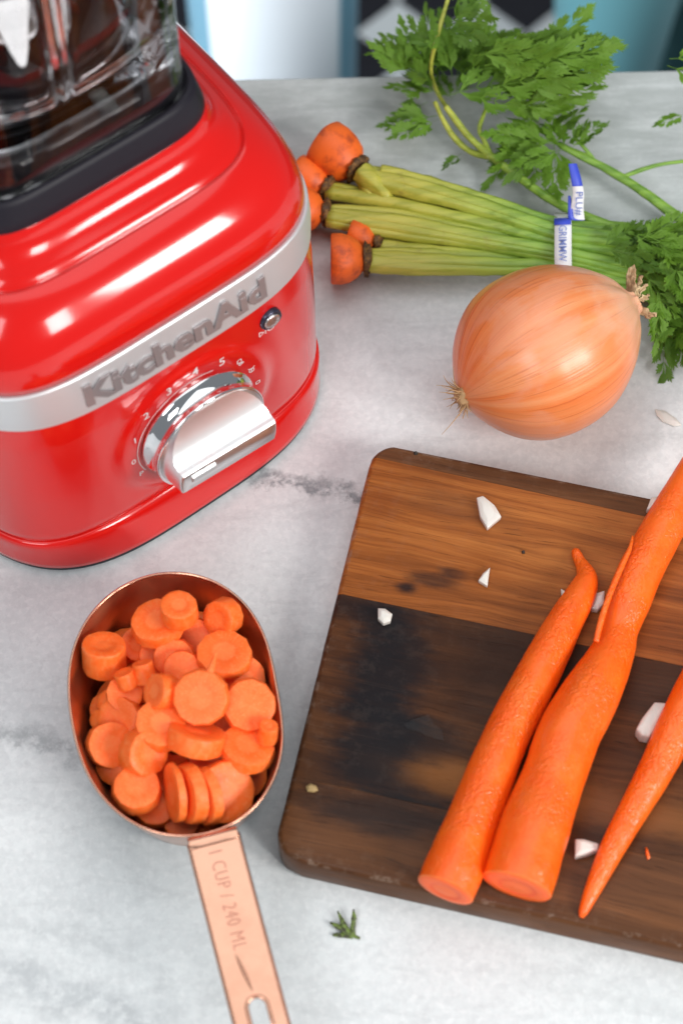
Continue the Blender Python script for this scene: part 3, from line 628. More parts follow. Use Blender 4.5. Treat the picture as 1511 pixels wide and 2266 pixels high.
# ------------------------------------------------------------------ onion bits and crumbs on the board
M = Mat('raw_onion'); P = M.coord(); ln = M.noise(M.map((500, 60, 60)), 1.0, 3)
M.set(Base_Color=M.mix(ln, (0.74, 0.73, 0.66), (0.64, 0.58, 0.54)), Roughness=0.25, Subsurface_Weight=0.3, Subsurface_Radius=(0.8, 0.8, 0.7), Subsurface_Scale=0.003, Specular_IOR_Level=0.5); on_m = M.m
def chunk(poly, label, z=BT, h=0.0035, mat=None, name='onion_piece', cat='onion piece', dome=0.0008):
    P = [at(px, py, z + h) for px, py in poly]; c = sum(P, Vector()) / len(P); b = Vector((c.x, c.y, z))
    lv = [(0.96, -h), (1.0, -h * 0.5), (1.0, -h * 0.12), (0.93, 0.0), (0.5, dome)]
    R = []
    for k, e in lv: R.append([Vector((c.x + (p.x - c.x) * k, c.y + (p.y - c.y) * k, p.z + e)) for p in P])
    v, f = loft(R); o = mk(name, v, f, mat or on_m, origin=b, smooth=False); bevel(o, min(0.0009, h * 0.3), 3, 20); sharp(o, 60); o.data.polygons.foreach_set('use_smooth', [True] * len(o.data.polygons)); tag(o, label, cat); return o
chunk([(1054, 1100), (1068, 1096), (1094, 1117), (1109, 1142), (1078, 1168), (1062, 1142)], 'largest white onion piece on the orange walnut plank')
chunk([(1084, 1255), (1078, 1296), (1058, 1284), (1068, 1268)], 'small triangular onion shard beside an orange stain on the board', h=0.0025)
chunk([(836, 1345), (852, 1346), (868, 1358), (864, 1374), (848, 1379), (836, 1368)], 'small rounded white onion piece on the dark plank seam', h=0.003)
chunk([(1440, 1100), (1455, 1097), (1468, 1112), (1462, 1126), (1430, 1126)], 'onion piece at the far board edge beside the thickest carrot', h=0.004)
chunk([(1318, 1312), (1337, 1306), (1336, 1335), (1322, 1348), (1308, 1346)], 'onion piece wedged between the hooked carrot and thickest carrot', h=0.004)
chunk([(1240, 1302), (1258, 1312), (1250, 1322), (1242, 1318)], 'tiny onion bit against the hooked carrot', h=0.002)
chunk([(1448, 1552), (1474, 1554), (1478, 1566), (1436, 1630), (1418, 1626), (1407, 1612), (1420, 1588)], 'blocky onion piece leaning beside the thin carrot', h=0.008)
chunk([(1272, 1856), (1290, 1856), (1324, 1866), (1322, 1880), (1300, 1888), (1272, 1894)], 'onion piece beside the pointed tip of the thin carrot', h=0.005)
crumb = simple('tan_crumb', (0.36, 0.24, 0.10), 0.7)
chunk([(676, 1740), (686, 1733), (700, 1738), (704, 1748), (694, 1752), (680, 1750)], 'small tan crumb near the worn left end of the board', h=0.0015, mat=crumb, name='crumb', cat='crumb')
chunk([(1428, 1873), (1433, 1880), (1438, 1898), (1432, 1902), (1427, 1888)], 'orange carrot fleck on the lighter wood streak', h=0.0008, mat=carrot_m, name='carrot_fleck', cat='carrot fleck')
dark_c = simple('dark_speck', (0.03, 0.025, 0.02), 0.7)
chunk([(914, 1000), (922, 998), (925, 1004), (917, 1006)], 'dark speck near the rounded far corner of the board', h=0.0006, mat=dark_c, name='speck', cat='speck')
chunk([(1153, 1219), (1160, 1218), (1161, 1224), (1155, 1225)], 'dark speck in the middle of the orange plank', h=0.0006, mat=dark_c, name='speck', cat='speck')
M = Mat('water'); gl = M.n('ShaderNodeBsdfGlossy', i_Roughness=0.04); tp = M.n('ShaderNodeBsdfTransparent'); fz = M.n('ShaderNodeFresnel', i_IOR=1.2)
mx = M.n('ShaderNodeMixShader', i_0=fz, i_1=tp.outputs[0], i_2=gl.outputs[0]); M.t.links.new(mx.outputs[0], M.t.nodes['Material Output'].inputs[0]); water = M.m
chunk([(895, 1600), (915, 1590), (930, 1582), (950, 1580), (960, 1600), (978, 1612), (980, 1640), (965, 1634), (945, 1630), (925, 1618), (900, 1614)], 'small puddle of water on the dark plank', h=0.0005, mat=water, name='water_drop', cat='water drop', dome=0.0004)
chunk([(1448, 905), (1470, 908), (1495, 925), (1508, 940), (1490, 942), (1465, 932), (1452, 918)], 'thin white onion flake on the marble beside the whole onion', z=0.0, h=0.0012, name='onion_flake', cat='onion flake')

# ------------------------------------------------------------------ copper cup
ZR = 0.0425
zp = lambda x, y: (120 + x * 0.35738, 1230 + y * 0.35738)
rim_px = [(780, 88), (500, 150), (300, 290), (130, 530), (78, 860), (120, 1100), (220, 1370), (400, 1590), (640, 1720), (850, 1750), (1100, 1660), (1300, 1480), (1400, 1230), (1418, 950), (1370, 680), (1250, 430), (1080, 210), (930, 110)]
RW = [at(*zp(*p), ZR) for p in rim_px]; cc = at(*zp(745, 920), ZR)
# smooth closed rim: low-order Fourier of radius against angle
import cmath
data = [(math.atan2(p.y - cc.y, p.x - cc.x), math.hypot(p.x - cc.x, p.y - cc.y)) for p in RW]
ORD = 3; K = 2 * ORD + 1
def basis(a): return [1.0] + [g_(k * a) for k in range(1, ORD + 1) for g_ in (math.cos, math.sin)]
AtA = [[0.0] * K for _ in range(K)]; Atb = [0.0] * K
for a, r in data:
    bb = basis(a)
    for i in range(K):
        Atb[i] += bb[i] * r
        for j in range(K): AtA[i][j] += bb[i] * bb[j]
for i in range(K): AtA[i][i] += 1e-3
for i in range(K):               # gauss elimination
    pv = AtA[i][i]
    for j in range(i + 1, K):
        m_ = AtA[j][i] / pv
        for k in range(i, K): AtA[j][k] -= m_ * AtA[i][k]
        Atb[j] -= m_ * Atb[i]
co = [0.0] * K
for i in range(K - 1, -1, -1): co[i] = (Atb[i] - sum(AtA[i][k] * co[k] for k in range(i + 1, K))) / AtA[i][i]
def rimr(a): return sum(x * y for x, y in zip(co, basis(a)))
cup = empty('measuring_cup', Vector((cc.x, cc.y, 0))); tag(cup, 'oval copper measuring cup heaped with carrot slices on the marble', 'measuring cup')
def cring(k, z, off=0.0, N=120):
    out = []
    for j in range(N):
        a = 2 * PI * j / N; r = rimr(a) - 0.0105 * k + off - (max(k - 1, 0)) * 0.0
        out.append(Vector((r * math.cos(a), r * math.sin(a), z)))
    return out
T = 0.0009
wallp = [(2.2, 0.0006, 0), (1.25, 0.0006, 0), (1.08, 0.0016, 0), (1.0, 0.005, 0), (0.6, 0.018, 0), (0.25, 0.032, 0), (0.05, ZR - 0.002, 0), (0.0, ZR - 0.0004, 0.0002), (0.0, ZR, -0.0002), (0.0, ZR, -T + 0.0001), (0.02, ZR - 0.0006, -T), (0.25, 0.032, -T), (0.6, 0.018, -T), (1.0, 0.006, -T), (1.12, 0.0026, -T), (1.3, 0.0017, 0), (2.2, 0.0017, 0)]
v, f = loft([cring(k, z, o_) for k, z, o_ in wallp]); bowl = mk('bowl', v, f, copper, cup)
bowl.data.materials.append(copper_in)
for p in bowl.data.polygons:
    c_ = p.center; a_ = math.atan2(c_.y, c_.x)
    if p.index >= 120 * 10: p.material_index = 1
# handle: folded tab, flat strip with rolled edges and a hanging slot
h0 = at(472, 1855, ZR); h1 = at(596, 2330, ZR - 0.004); hd = (h1 - h0); HL = hd.length; hd.normalize(); hs = Vector((hd.y, -hd.x, 0)).normalized() * -1; hn = hs.cross(hd).normalized()
if hn.z < 0: hn = -hn
o0 = Vector((cc.x, cc.y, 0))
def hp(s, u, n=0.0): return h0 + hd * s + hs * u + hn * n - o0
HW = 0.0100
s_end = HL + 0.012
slot0 = (at(567, 2205, ZR - 0.003) - h0).dot(hd); sw = 0.0042
bm = bmesh.new()
ol = [(0.0, -HW), (0.03, -HW), (0.06, -HW), (s_end - HW, -HW)] + [(s_end - HW + HW * math.sin(a), -HW * math.cos(a)) for a in [PI * k / 16 for k in range(1, 16)]] + [(s_end - HW, HW), (0.06, HW), (0.03, HW), (0.0, HW)]
hole = [(slot0 + sw - sw * math.sin(a), sw * math.cos(a)) for a in [PI * k / 12 for k in range(13)]] + [(s_end - HW + sw * math.sin(a) - 0.002, -sw * math.cos(a)) for a in [PI * k / 12 for k in range(13)]]
hole.reverse()
es = []
for loop in (ol, hole):
    vsx = [bm.verts.new(hp(s, u)) for s, u in loop]
    for i in range(len(vsx)): es.append(bm.edges.new((vsx[i], vsx[(i + 1) % len(vsx)])))
bmesh.ops.triangle_fill(bm, use_beauty=True, use_dissolve=False, edges=es)
me = bpy.data.meshes.new('handle'); bm.to_mesh(me); bm.free(); me.materials.append(copper)
handle = bpy.data.objects.new('handle', me); COL.objects.link(handle); handle.parent = cup
m = handle.modifiers.new('solid', 'SOLIDIFY'); m.thickness = 0.0012; m.offset = 0; bevel(handle, 0.0004, 2)
for s_ in (-1, 1):
    Q = [(*hp(s, s_ * HW * 0.985, -0.0007), 0.0011) for s in [(s_end - HW) * k / 30 for k in range(31)]]
    v, f = tube(Q, 10); mk('rolled_edge', v, f, copper, handle)
Q = [(*hp(s, u, 0.0002), 0.0009) for s, u in hole + hole[:1]]; v, f = tube(Q, 8); mk('slot_rim', v, f, copper, handle)
# fold over the rim
Q = []
rg = []
for s, n in ((-0.0030, -0.0060), (-0.0026, -0.0010), (-0.0014, 0.0008), (0.0, 0.0012), (0.0012, 0.0010), (0.0020, 0.0007), (0.0026, 0.0006)):
    rg.append([hp(s, u, n) for u in (-HW * 1.02, -HW * 0.5, 0, HW * 0.5, HW * 1.02)])
v, f = loft(rg, False, False, close=False); o = mk('folded_tab', v, f, copper, handle); m = o.modifiers.new('solid', 'SOLIDIFY'); m.thickness = 0.0011; m.offset = 0; bevel(o, 0.0003, 2)
# dent ridge near the slot
rg = []
for i in range(13):
    s = slot0 - 0.019 + 0.018 * i / 12; k = math.sin(PI * i / 12)
    rg.append([hp(s, -0.0016 + 0.0008 * math.cos(PI * j / 6) * (0.3 + 0.7 * k) - 0.0016 + 0.0032 * i / 12, 0.0005 + 0.0009 * math.sin(PI * j / 6) * k) for j in range(7)])
v, f = loft(rg, False, False, close=False); mk('pressed_ridge', v, f, copper, handle)
V, Fc = text_mesh('1 CUP / 240 ML', 0.0092, extrude=0.00012, offset=-0.00012, spacing=1.15)
xs = [p.x for p in V]; L_ = max(xs) - min(xs)
t0 = (at(475, 1885, ZR) - h0).dot(hd); t1 = (at(532, 2098, ZR) - h0).dot(hd)
tx = [hp(t0 + (p.x - min(xs)) / L_ * (t1 - t0), -0.0008 - p.y * 0.9 * 1.0 if (hs.x > 0) is False else -0.0008 + p.y * 0.9, 0.0007 + p.z) for p in V]
o = mk('engraving', tx, Fc, engr, handle, smooth=False)

# ------------------------------------------------------------------ carrot slices heaped in the cup
def slice_mesh(seed, N=22, aspect=1.0):
    rnd = random.Random(seed); nf = rnd.choice((8, 9, 10, 11)); ph = rnd.random() * 6
    rad = []
    for j in range(N):
        a = 2 * PI * j / N; fa = ((a + ph) * nf / (2 * PI)) % 1.0
        rad.append((1 - 0.045 * abs(2 * fa - 1)) * (1 + 0.05 * noise.noise(Vector((math.cos(a), math.sin(a), seed * 1.3)))))
    tl = (rnd.uniform(-0.07, 0.07), rnd.uniform(-0.07, 0.07)); ft = rnd.uniform(0.9, 1.0)
    lev = [(0.55, -0.5), (0.93, -0.5), (0.985, -0.47), (1.0, -0.42), (0.5 + 0.5 * ft, 0.0), (ft, 0.42), (ft * 0.985, 0.47), (ft * 0.94, 0.5), (ft * 0.75, 0.505), (ft * 0.52, 0.50), (ft * 0.46, 0.475), (ft * 0.2, 0.49)]
    rings = [[(rad[j] * k * math.cos(2 * PI * j / N), rad[j] * k * math.sin(2 * PI * j / N), z) for j in range(N)] for k, z in lev]
    return rings, tl
gs_ = 'carrot slices heaped in the copper cup'
def wall_k(z):
    W = [(0.0017, 1.25), (0.005, 1.0), (0.018, 0.6), (0.032, 0.25), (0.0405, 0.05), (0.05, 0.0)]
    for (z0, k0), (z1, k1) in zip(W, W[1:]):
        if z <= z1: return k0 + (k1 - k0) * max(z - z0, 0) / (z1 - z0)
    return 0.0
TOPL = 'peeled carrot slice in the top layer of the heaped cup'; LOWL = 'carrot slice buried under the top layer in the cup'
OWN = {0: 'short carrot cylinder perched on a wider slice in the cup', 1: 'wide carrot slice with a smaller cylinder perched on it', 3: 'tallest upright carrot cylinder in the cup, beside its wall',
 5: 'narrow carrot stub leaning behind another narrow stub in the cup', 6: 'narrow carrot stub leaning against the tallest cylinder', 11: 'wide face-up carrot slice with a thin sliver lying on it',
 15: 'carrot slice standing on edge below the sliver-topped slice', 16: 'tiny carrot cylinder standing on a wide slice by the cup wall', 17: 'wide carrot slice with the tiny cylinder standing on it',
 25: 'thinnest of three carrot slices standing in a row', 26: 'middle of three carrot slices standing in a row', 28: 'wide carrot slice leaning behind the row of three standing slices', 30: 'carrot slice lying low against the handle end of the cup'}
def carrot_slice(c, nrm, r, h, seed, spin=0.0, label=None):
    rings, tl = slice_mesh(seed)
    q = nrm.to_track_quat('Z', 'Y')
    R = [[Vector((x * r, y * r, (z - 0.5) * h + (x * tl[0] + y * tl[1]) * r * (1 if z > 0 else 0))) for x, y, z in ring] for ring in rings]
    v, f = loft(R); o = mk('carrot_slice', v, f, slice_m); sharp(o, 38)
    o.location = c; o.rotation_mode = 'QUATERNION'; o.rotation_quaternion = q
    for _ in range(6):
        Mq = q.to_matrix(); worst = 0; lowz = 1; pc = o.location - Vector((cc.x, cc.y, 0))
        for p in v:
            w_ = pc + Mq @ p; lowz = min(lowz, w_.z)
            if w_.z > ZR + 0.001: continue
            a = math.atan2(w_.y, w_.x); zz = max(w_.z, 0.002)
            worst = max(worst, math.hypot(w_.x, w_.y) - (rimr(a) - 0.0013 - 0.0105 * wall_k(zz)))
        if worst < 1e-5 and lowz >= 0.0018: break
        if worst > 0: d_ = Vector((pc.x, pc.y, 0)).normalized() * (worst + 1e-5); o.location -= d_
        if lowz < 0.0018: o.location.z += 0.0018 - lowz
    tag(o, label, 'carrot slice', gs_ if label in (TOPL, LOWL) else None); return o
SL = [ # zoom x, zoom y of the face centre, radius, thickness (zoom px), normal in view axes, height
 (770, 300, 122, 125, (0.02, 0.62, 0.78), .0570), (632, 395, 172, 85, (-0.10, 0.55, 0.83), .0460), (1010, 395, 122, 120, (-0.50, -0.22, 0.82), .0440),
 (295, 535, 142, 190, (0.03, 0.80, 0.60), .0440), (520, 545, 118, 80, (0.2, 0.25, 0.95), .0330),
 (545, 660, 72, 130, (-0.2, 0.93, 0.25), .0470), (430, 720, 70, 105, (-0.35, 0.88, 0.35), .0455),
 (740, 640, 138, 60, (0.0, 0.05, 1), .0400), (790, 705, 125, 60, (0, 0.12, 1), .0430), (1052, 590, 178, 85, (0.05, 0.70, 0.70), .0460),
 (618, 838, 122, 120, (-0.68, 0.12, 0.72), .0520), (905, 880, 182, 62, (-0.05, 0.05, 1), .0560), (1212, 925, 175, 70, (0.15, 0.1, 0.98), .0465),
 (440, 850, 120, 90, (0.1, 0.3, 0.9), .0400), (662, 1030, 168, 105, (0.12, 0.5, 0.86), .0480), (890, 1075, 185, 125, (0.22, 0.93, 0.28), .0470),
 (1330, 1050, 66, 130, (0.12, 0.75, 0.65), .0480), (1200, 1165, 182, 80, (0.1, 0.68, 0.72), .0415), (392, 1010, 148, 80, (-0.35, 0.1, 0.93), .0370),
 (325, 900, 88, 100, (-0.5, 0.3, 0.8), .0340), (262, 1010, 66, 50, (-0.6, 0.2, 0.75), .0320), (285, 1210, 148, 95, (0.40, 0.12, 0.9), .0370),
 (590, 1225, 160, 125, (0.58, 0.05, 0.80), .0440), (365, 1310, 138, 80, (-0.2, 0.0, 0.98), .0310), (512, 1430, 162, 115, (0.1, 0.42, 0.90), .0400),
 (725, 1470, 190, 38, (-0.90, -0.12, 0.42), .0390), (800, 1480, 196, 88, (-0.86, -0.15, 0.48), .0390), (905, 1500, 196, 60, (-0.82, -0.15, 0.55), .0370),
 (1085, 1490, 202, 80, (0.38, 0.05, 0.92), .0380), (1262, 1440, 158, 80, (0.2, 0.0, 0.97), .0280), (790, 1690, 140, 60, (0, 0.2, 0.97), .0230),
 (880, 520, 140, 70, (0.1, 0.0, 1), .0350), (1190, 750, 150, 60, (0.2, 0.1, 0.97), .0370), (960, 1240, 130, 60, (0.0, 0.1, 1), .0350), (640, 620, 120, 60, (0.1, 0.2, 1), .0350), (1130, 700, 130, 50, (0.1, 0.3, 0.9), .0330)]
for i, (x, y, r, h, n, z) in enumerate(SL):
    px, py = zp(x, y); c = at(px, py, z); k = 0.35738 * mpp(c)
    o = carrot_slice(c, view(n), r * k, h * k, 11 + i * 3, label=OWN.get(i, TOPL))
# lower layers, glimpsed between the top ones
rnd = random.Random(5); cnt = 0
for lay in range(3):
    z0 = 0.0095 + lay * 0.0085
    for ringk, nn in ((0.0, 1), (0.42, 5), (0.70 + 0.02 * lay, 8)):
        for i in range(nn):
            a = 2 * PI * (i + 0.37 * lay) / nn; lim = rimr(a) - 0.0105 * (1 - z0 / ZR) - 0.0125
            R_ = min(rimr(a) * ringk, lim) if ringk else 0
            tilt = Vector((rnd.uniform(-.18, .18), rnd.uniform(-.18, .18), 1)).normalized()
            carrot_slice(Vector((cc.x + R_ * math.cos(a), cc.y + R_ * math.sin(a), z0)), tilt, rnd.uniform(0.0095, 0.0118), 0.0062, 300 + cnt, label=LOWL); cnt += 1
# sliver on the largest face-up slice
Pp = [(*at(*zp(940, 790), .0580), .0016), (*at(*zp(965, 720), .0590), .0017), (*at(*zp(985, 660), .0600), .0012), (*at(*zp(1005, 585), .0612), .0003)]
Q = catmull(Pp, 14); v, f = tube(Q, 8, 0.5); o = mk('carrot_sliver', v, f, slice_m, origin=Vector(Q[0][:3]) - Vector((0, 0, .0015))); tag(o, 'thin carrot sliver lying on a face-up slice in the cup', 'carrot sliver')

# ------------------------------------------------------------------ whole onion
ow = 0.0
zc = 0.0425
oc = at(1208, 770, zc); pr = at(1022, 872, zc - 0.004); pt = at(1395, 668, zc + 0.004)
ax = (pt - pr).normalized(); ol_ = (pt - pr).length
k = mpp(oc); RMAX = 192 * k
e1 = ax.cross(Vector((0, 0, 1))).normalized(); e2 = e1.cross(ax)
onion = empty('onion', Vector((oc.x, oc.y, 0))); tag(onion, 'whole yellow onion with papery skin and tan root tuft', 'onion')
M = Mat('onion_skin')
uv = M.n('ShaderNodeAttribute', attribute_name='ouv', attribute_type='GEOMETRY').outputs['Vector']
us = M.n('ShaderNodeSeparateXYZ', i_0=uv); P = M.coord()
# ouv: x = cos, y = sin of meridian (unit), z = 0..1 along axis
mer = M.n('ShaderNodeVectorMath', operation='MULTIPLY', i_0=uv, i_1=(1, 1, 0.10)).outputs[0]
v1 = M.noise(mer, 5.5, 4, 0.6, 0.2); v2 = M.noise(M.n('ShaderNodeVectorMath', operation='MULTIPLY', i_0=uv, i_1=(1, 1, 0.05)).outputs[0], 26, 3, 0.6, 0.15)
patch = M.noise(M.n('ShaderNodeVectorMath', operation='MULTIPLY', i_0=uv, i_1=(1, 1, 1.6)).outputs[0], 1.5, 4, 0.6, 0.5)
col = M.ramp(v1, [(0.28, (0.74, 0.185, 0.045)), (0.45, (0.78, 0.235, 0.072)), (0.60, (0.80, 0.285, 0.105)), (0.76, (0.82, 0.36, 0.16))])
col = M.mix(M.math('MULTIPLY', M.fr(v2, 0.56, 0.64), 0.55), col, (0.50, 0.095, 0.020))
col = M.mix(M.math('MULTIPLY', M.fr(patch, 0.50, 0.62), 0.55), col, (0.78, 0.32, 0.18))
zt = us.outputs[2]
col = M.mix(M.math('MULTIPLY', M.fr(M.math('ADD', zt, M.math('MULTIPLY', M.math('SUBTRACT', patch, 0.5), 0.5)), 0.66, 0.95), 0.7), col, (0.78, 0.46, 0.30))
fib = M.noise(M.n('ShaderNodeVectorMath', operation='MULTIPLY', i_0=uv, i_1=(1, 1, 0.03)).outputs[0], 70, 2, 0.5)
M.set(Base_Color=col, Roughness=M.fr(patch, 0.3, 0.7, 0.28, 0.40), Specular_IOR_Level=0.5, Subsurface_Weight=0.12, Subsurface_Radius=(1, .5, .2), Subsurface_Scale=0.004, Coat_Weight=0.35, Coat_Roughness=0.28)
M.bump(M.math('ADD', M.math('MULTIPLY', v2, 0.8), M.math('MULTIPLY', fib, 0.5)), 0.22, 0.001); skin = M.m
prof = [(-0.02, 0.035), (0.0, 0.10), (0.015, 0.20), (0.045, 0.36), (0.10, 0.565), (0.18, 0.765), (0.28, 0.915), (0.38, 0.985), (0.47, 1.0), (0.56, 0.985), (0.66, 0.925), (0.75, 0.82), (0.83, 0.69), (0.90, 0.53), (0.95, 0.39), (0.985, 0.25), (1.01, 0.16), (1.035, 0.13)]
PR = catmull(prof, 60); N = 120; rings = []; att = []
ob = Vector((oc.x, oc.y, 0))
for t, r in PR:
    ring = []
    c = pr + ax * ol_ * t
    for j in range(N):
        a = 2 * PI * j / N; d = e1 * math.cos(a) + e2 * math.sin(a)
        kk_ = 1 + 0.022 * noise.noise(Vector((math.cos(a) * 1.3, math.sin(a) * 1.3, t * 2))) + 0.004 * math.sin(a * 17 + 2 * noise.noise(Vector((math.cos(a) * 2, math.sin(a) * 2, 3)))) * (0.3 + abs(t - 0.5) * 2)
        if t > 0.8: kk_ += (t - 0.8) * 0.55 * noise.noise(Vector((math.cos(a) * 3.2, math.sin(a) * 3.2, 9)))
        ring.append(c + d * (RMAX * r * kk_) - ob); att.append((math.cos(a), math.sin(a), t))
    rings.append(ring)
v, f = loft(rings); lo = min(p.z for p in v)
v = [p - Vector((0, 0, lo)) for p in v]; dz_on = -lo
o = mk('skin', v, f, skin, onion)
at_ = o.data.attributes.new('ouv', 'FLOAT_VECTOR', 'POINT'); at_.data.foreach_set('vector', [x for p in att for x in p])
tuft = simple('root_fibre', (0.44, 0.27, 0.13), 0.8); papery = Mat('papery_neck'); pn = papery.noise(papery.coord(), 160, 5, 0.7)
papery.set(Base_Color=papery.mix(papery.fr(pn, 0.35, 0.65), (0.62, 0.46, 0.26), (0.36, 0.20, 0.10)), Roughness=0.75); papery.bump(pn, 0.6, 0.0015)
rb = pr - ob + Vector((0, 0, dz_on)); vv = []; ff = []
rnd = random.Random(3)
for i in range(90):
    a = rnd.random() * 2 * PI; r0 = 0.0045 * math.sqrt(rnd.random()); L_ = rnd.uniform(0.003, 0.007) if i > 9 else rnd.uniform(0.007, 0.013)
    d = (-ax * rnd.uniform(0.3, 1.0) + (e1 * math.cos(a) + e2 * math.sin(a)) * rnd.uniform(0.3, 1.1) + Vector((0, 0, rnd.uniform(-.3, .2)))).normalized()
    p0 = rb + ax * 0.001 + (e1 * math.cos(a) + e2 * math.sin(a)) * r0; pth = []
    cu = Vector((rnd.uniform(-1, 1), rnd.uniform(-1, 1), rnd.uniform(-1, 1))) * 0.9
    for s in range(6):
        q = p0 + (d * s / 5 + cu * (s / 5) ** 2 * 0.6) * L_; q.z = max(q.z, 0.0006); pth.append((*q, 0.00038 * (1.1 - s / 6)))
    a_, b_ = tube(pth, 5); k0 = len(vv); vv += a_; ff += [tuple(k0 + x for x in t_) for t_ in b_]
mk('root_tuft', vv, ff, tuft, onion)
v, f = tube([(*(rb + ax * (-0.003 + 0.0011 * i)), 0.0050 * math.sin(PI * (i + 1.2) / 8.2) ) for i in range(7)], 16, wob=0.5, ws=500); mk('root_plate', v, f, tuft, onion)
# dry neck: twisted papery folds
tbp = pr + ax * ol_ * 1.03 - ob + Vector((0, 0, dz_on))
def fold(dirs, wid, ln, tw, ph):
    rg = []
    for i in range(14):
        s = i / 13; c = tbp + dirs * (ln * s) - ax * 0.003 * (1 - s); a = ph + tw * s
        n_ = ax.cross(dirs).normalized(); side = (n_ * math.cos(a) + ax * math.sin(a))
        w_ = wid * (0.7 + 0.5 * noise.noise(Vector((s * 5, ph, 2)))) * (1 - 0.45 * s)
        rg.append([c + side * w_ * (k / 4 - 1) + dirs.cross(side) * 0.0012 * noise.noise(Vector((s * 8, k * 0.9, ph * 3))) * 2 for k in range(9)])
    v, f = loft(rg, False, False, close=False); o = mk('neck_skin', v, f, papery.m, onion); m = o.modifiers.new('solid', 'SOLIDIFY'); m.thickness = 0.0005
upv = (Uv * 0.8 - Rv * 0.35 + ax * 0.3).normalized()
fold(upv, 0.0045, 0.017, 1.2, 0.3); fold((upv + ax * 0.5).normalized(), 0.0040, 0.013, -1.5, 1.2); fold((-Uv * 0.8 + Rv * 0.55 + ax * 0.3).normalized(), 0.0048, 0.011, 1.4, 0.9); fold((ax + Rv * 0.2).normalized(), 0.0055, 0.007, 1.0, 2.0); fold((upv + ax * 1.2).normalized(), 0.004, 0.010, 2.0, 0.1)

# ------------------------------------------------------------------ bunch of carrot tops
def lens(p, d, n, L, w, fold_=0.18):
    s = d.cross(n).normalized(); return [p, p + d * L * 0.30 + s * w * 0.8 + n * fold_ * w, p + d * L * 0.62 + s * w + n * fold_ * w, p + d * L, p + d * L * 0.62 - s * w + n * fold_ * w, p + d * L * 0.30 - s * w * 0.8 + n * fold_ * w, p + d * L * 0.5]
def leaf_mesh(seed):
    """a carrot leaf about 1 long along +x: ribs with deeply cut pointed lobes"""
    rnd = random.Random(seed); v = []; f = []; n = Vector((0, 0, 1))
    def lobe(p, d, L, w):
        i = len(v); v.extend(lens(p, d, n, L, w))
        f.extend([(i, i + 1, i + 6), (i + 1, i + 2, i + 6), (i + 2, i + 3, i + 6), (i + 3, i + 4, i + 6), (i + 4, i + 5, i + 6), (i + 5, i, i + 6)])
    def rot(d, a): return Vector((d.x * math.cos(a) - d.y * math.sin(a), d.x * math.sin(a) + d.y * math.cos(a), 0))
    def pinna(p, d, L):
        lobe(p, d, L, L * 0.11)
        for k, t in enumerate((0.22, 0.45, 0.66)):
            for s in (-1, 1):
                l2 = L * (0.52 - 0.12 * k) * rnd.uniform(0.8, 1.15); d2 = rot(d, s * rnd.uniform(0.40, 0.66))
                lobe(p + d * L * t, d2, l2, l2 * 0.155)
                if k < 2 and rnd.random() < 0.6: lobe(p + d * L * t + d2 * l2 * 0.45, rot(d2, -s * 0.1 + rnd.choice((-.6, .6))), l2 * 0.5, l2 * 0.12)
    i = len(v); v.extend([Vector((0, -0.008, 0)), Vector((0, 0.008, 0)), Vector((0.8, 0.004, 0)), Vector((0.8, -0.004, 0))]); f.append((i, i + 1, i + 2, i + 3))
    for k, t in enumerate((0.16, 0.42, 0.64)):
        for s in (-1, 1): pinna(Vector((t, 0, 0)), rot(Vector((1, 0, 0)), s * rnd.uniform(0.55, 0.85)), (0.55 - 0.11 * k) * rnd.uniform(0.85, 1.15))
    pinna(Vector((0.70, 0, 0)), Vector((1, 0, 0)), 0.40)
    cx_, cy_, tw = rnd.uniform(-0.8, 1.2), rnd.uniform(-1.6, 1.6), rnd.uniform(-1.1, 1.1)
    for p in v: p.z += -cx_ * 0.35 * p.x * p.x + cy_ * 0.5 * p.y * p.y + tw * p.x * p.y * 0.6 + 0.12 * noise.noise(Vector((p.x * 3.5, p.y * 3.5, seed)))
    me = bpy.data.meshes.new('leaf'); me.from_pydata([tuple(p) for p in v], [], f); me.polygons.foreach_set('use_smooth', [True] * len(f)); return me
LM = [[leaf_mesh(s) for s in range(6)], [leaf_mesh(s) for s in range(6, 12)], [leaf_mesh(s) for s in range(12, 15)]]
for ms, mt in zip(LM, (leaf_m, leaf_dark, dry_leaf)):
    for me in ms: me.materials.append(mt)
lrnd = random.Random(21)
def leaf(root, px, py, z, ang, size, which=0, tilt=0.35):
    """ang: image direction of the leaf in degrees, 0 right, 90 up"""
    p = at(px, py, z); me = lrnd.choice(LM[which]); o = bpy.data.objects.new('leaf', me); COL.objects.link(o); o.parent = root
    a = math.radians(ang); d = (Vector((1, 0, 0)) * math.cos(a) + Vector((0, 1, 0)) * math.sin(a) / 0.85 + Vector((0, 0, lrnd.uniform(-tilt * .6, tilt)))).normalized()
    nz = (Vector((lrnd.uniform(-.5, .5), -0.35 + lrnd.uniform(-.5, .5), 1))).normalized(); s = nz.cross(d).normalized(); nz = d.cross(s)
    Mx = Matrix((d, s, nz)).transposed().to_4x4(); o.matrix_local = Matrix.Translation(p - root.location) @ Mx @ Matrix.Diagonal((size * 1.18, size * 0.74, size, 1)); return o
def stalk(root, pts, r0, r1, name='stalk', flat=0.85, n=28):
    P = []
    for i, (px, py, z) in enumerate(pts):
        c = at(px, py, z); P.append((*c, r0 + (r1 - r0) * i / (len(pts) - 1)))
    Q = catmull(P, n); v, f = tube([(x - root.location.x, y - root.location.y, z - root.location.z, r) for x, y, z, r in Q], 18, flat, wob=0.22, ws=140)
    for i_, p in enumerate(v):
        c_ = Vector(Q[i_ // 18][:3]) - root.location; v[i_] = c_ + (p - c_) * (1 - 0.10 * ((i_ % 18) % 3 == 1))
    # lengthwise grooves
    o = mk(name, v, f, stalk_m, root); return o
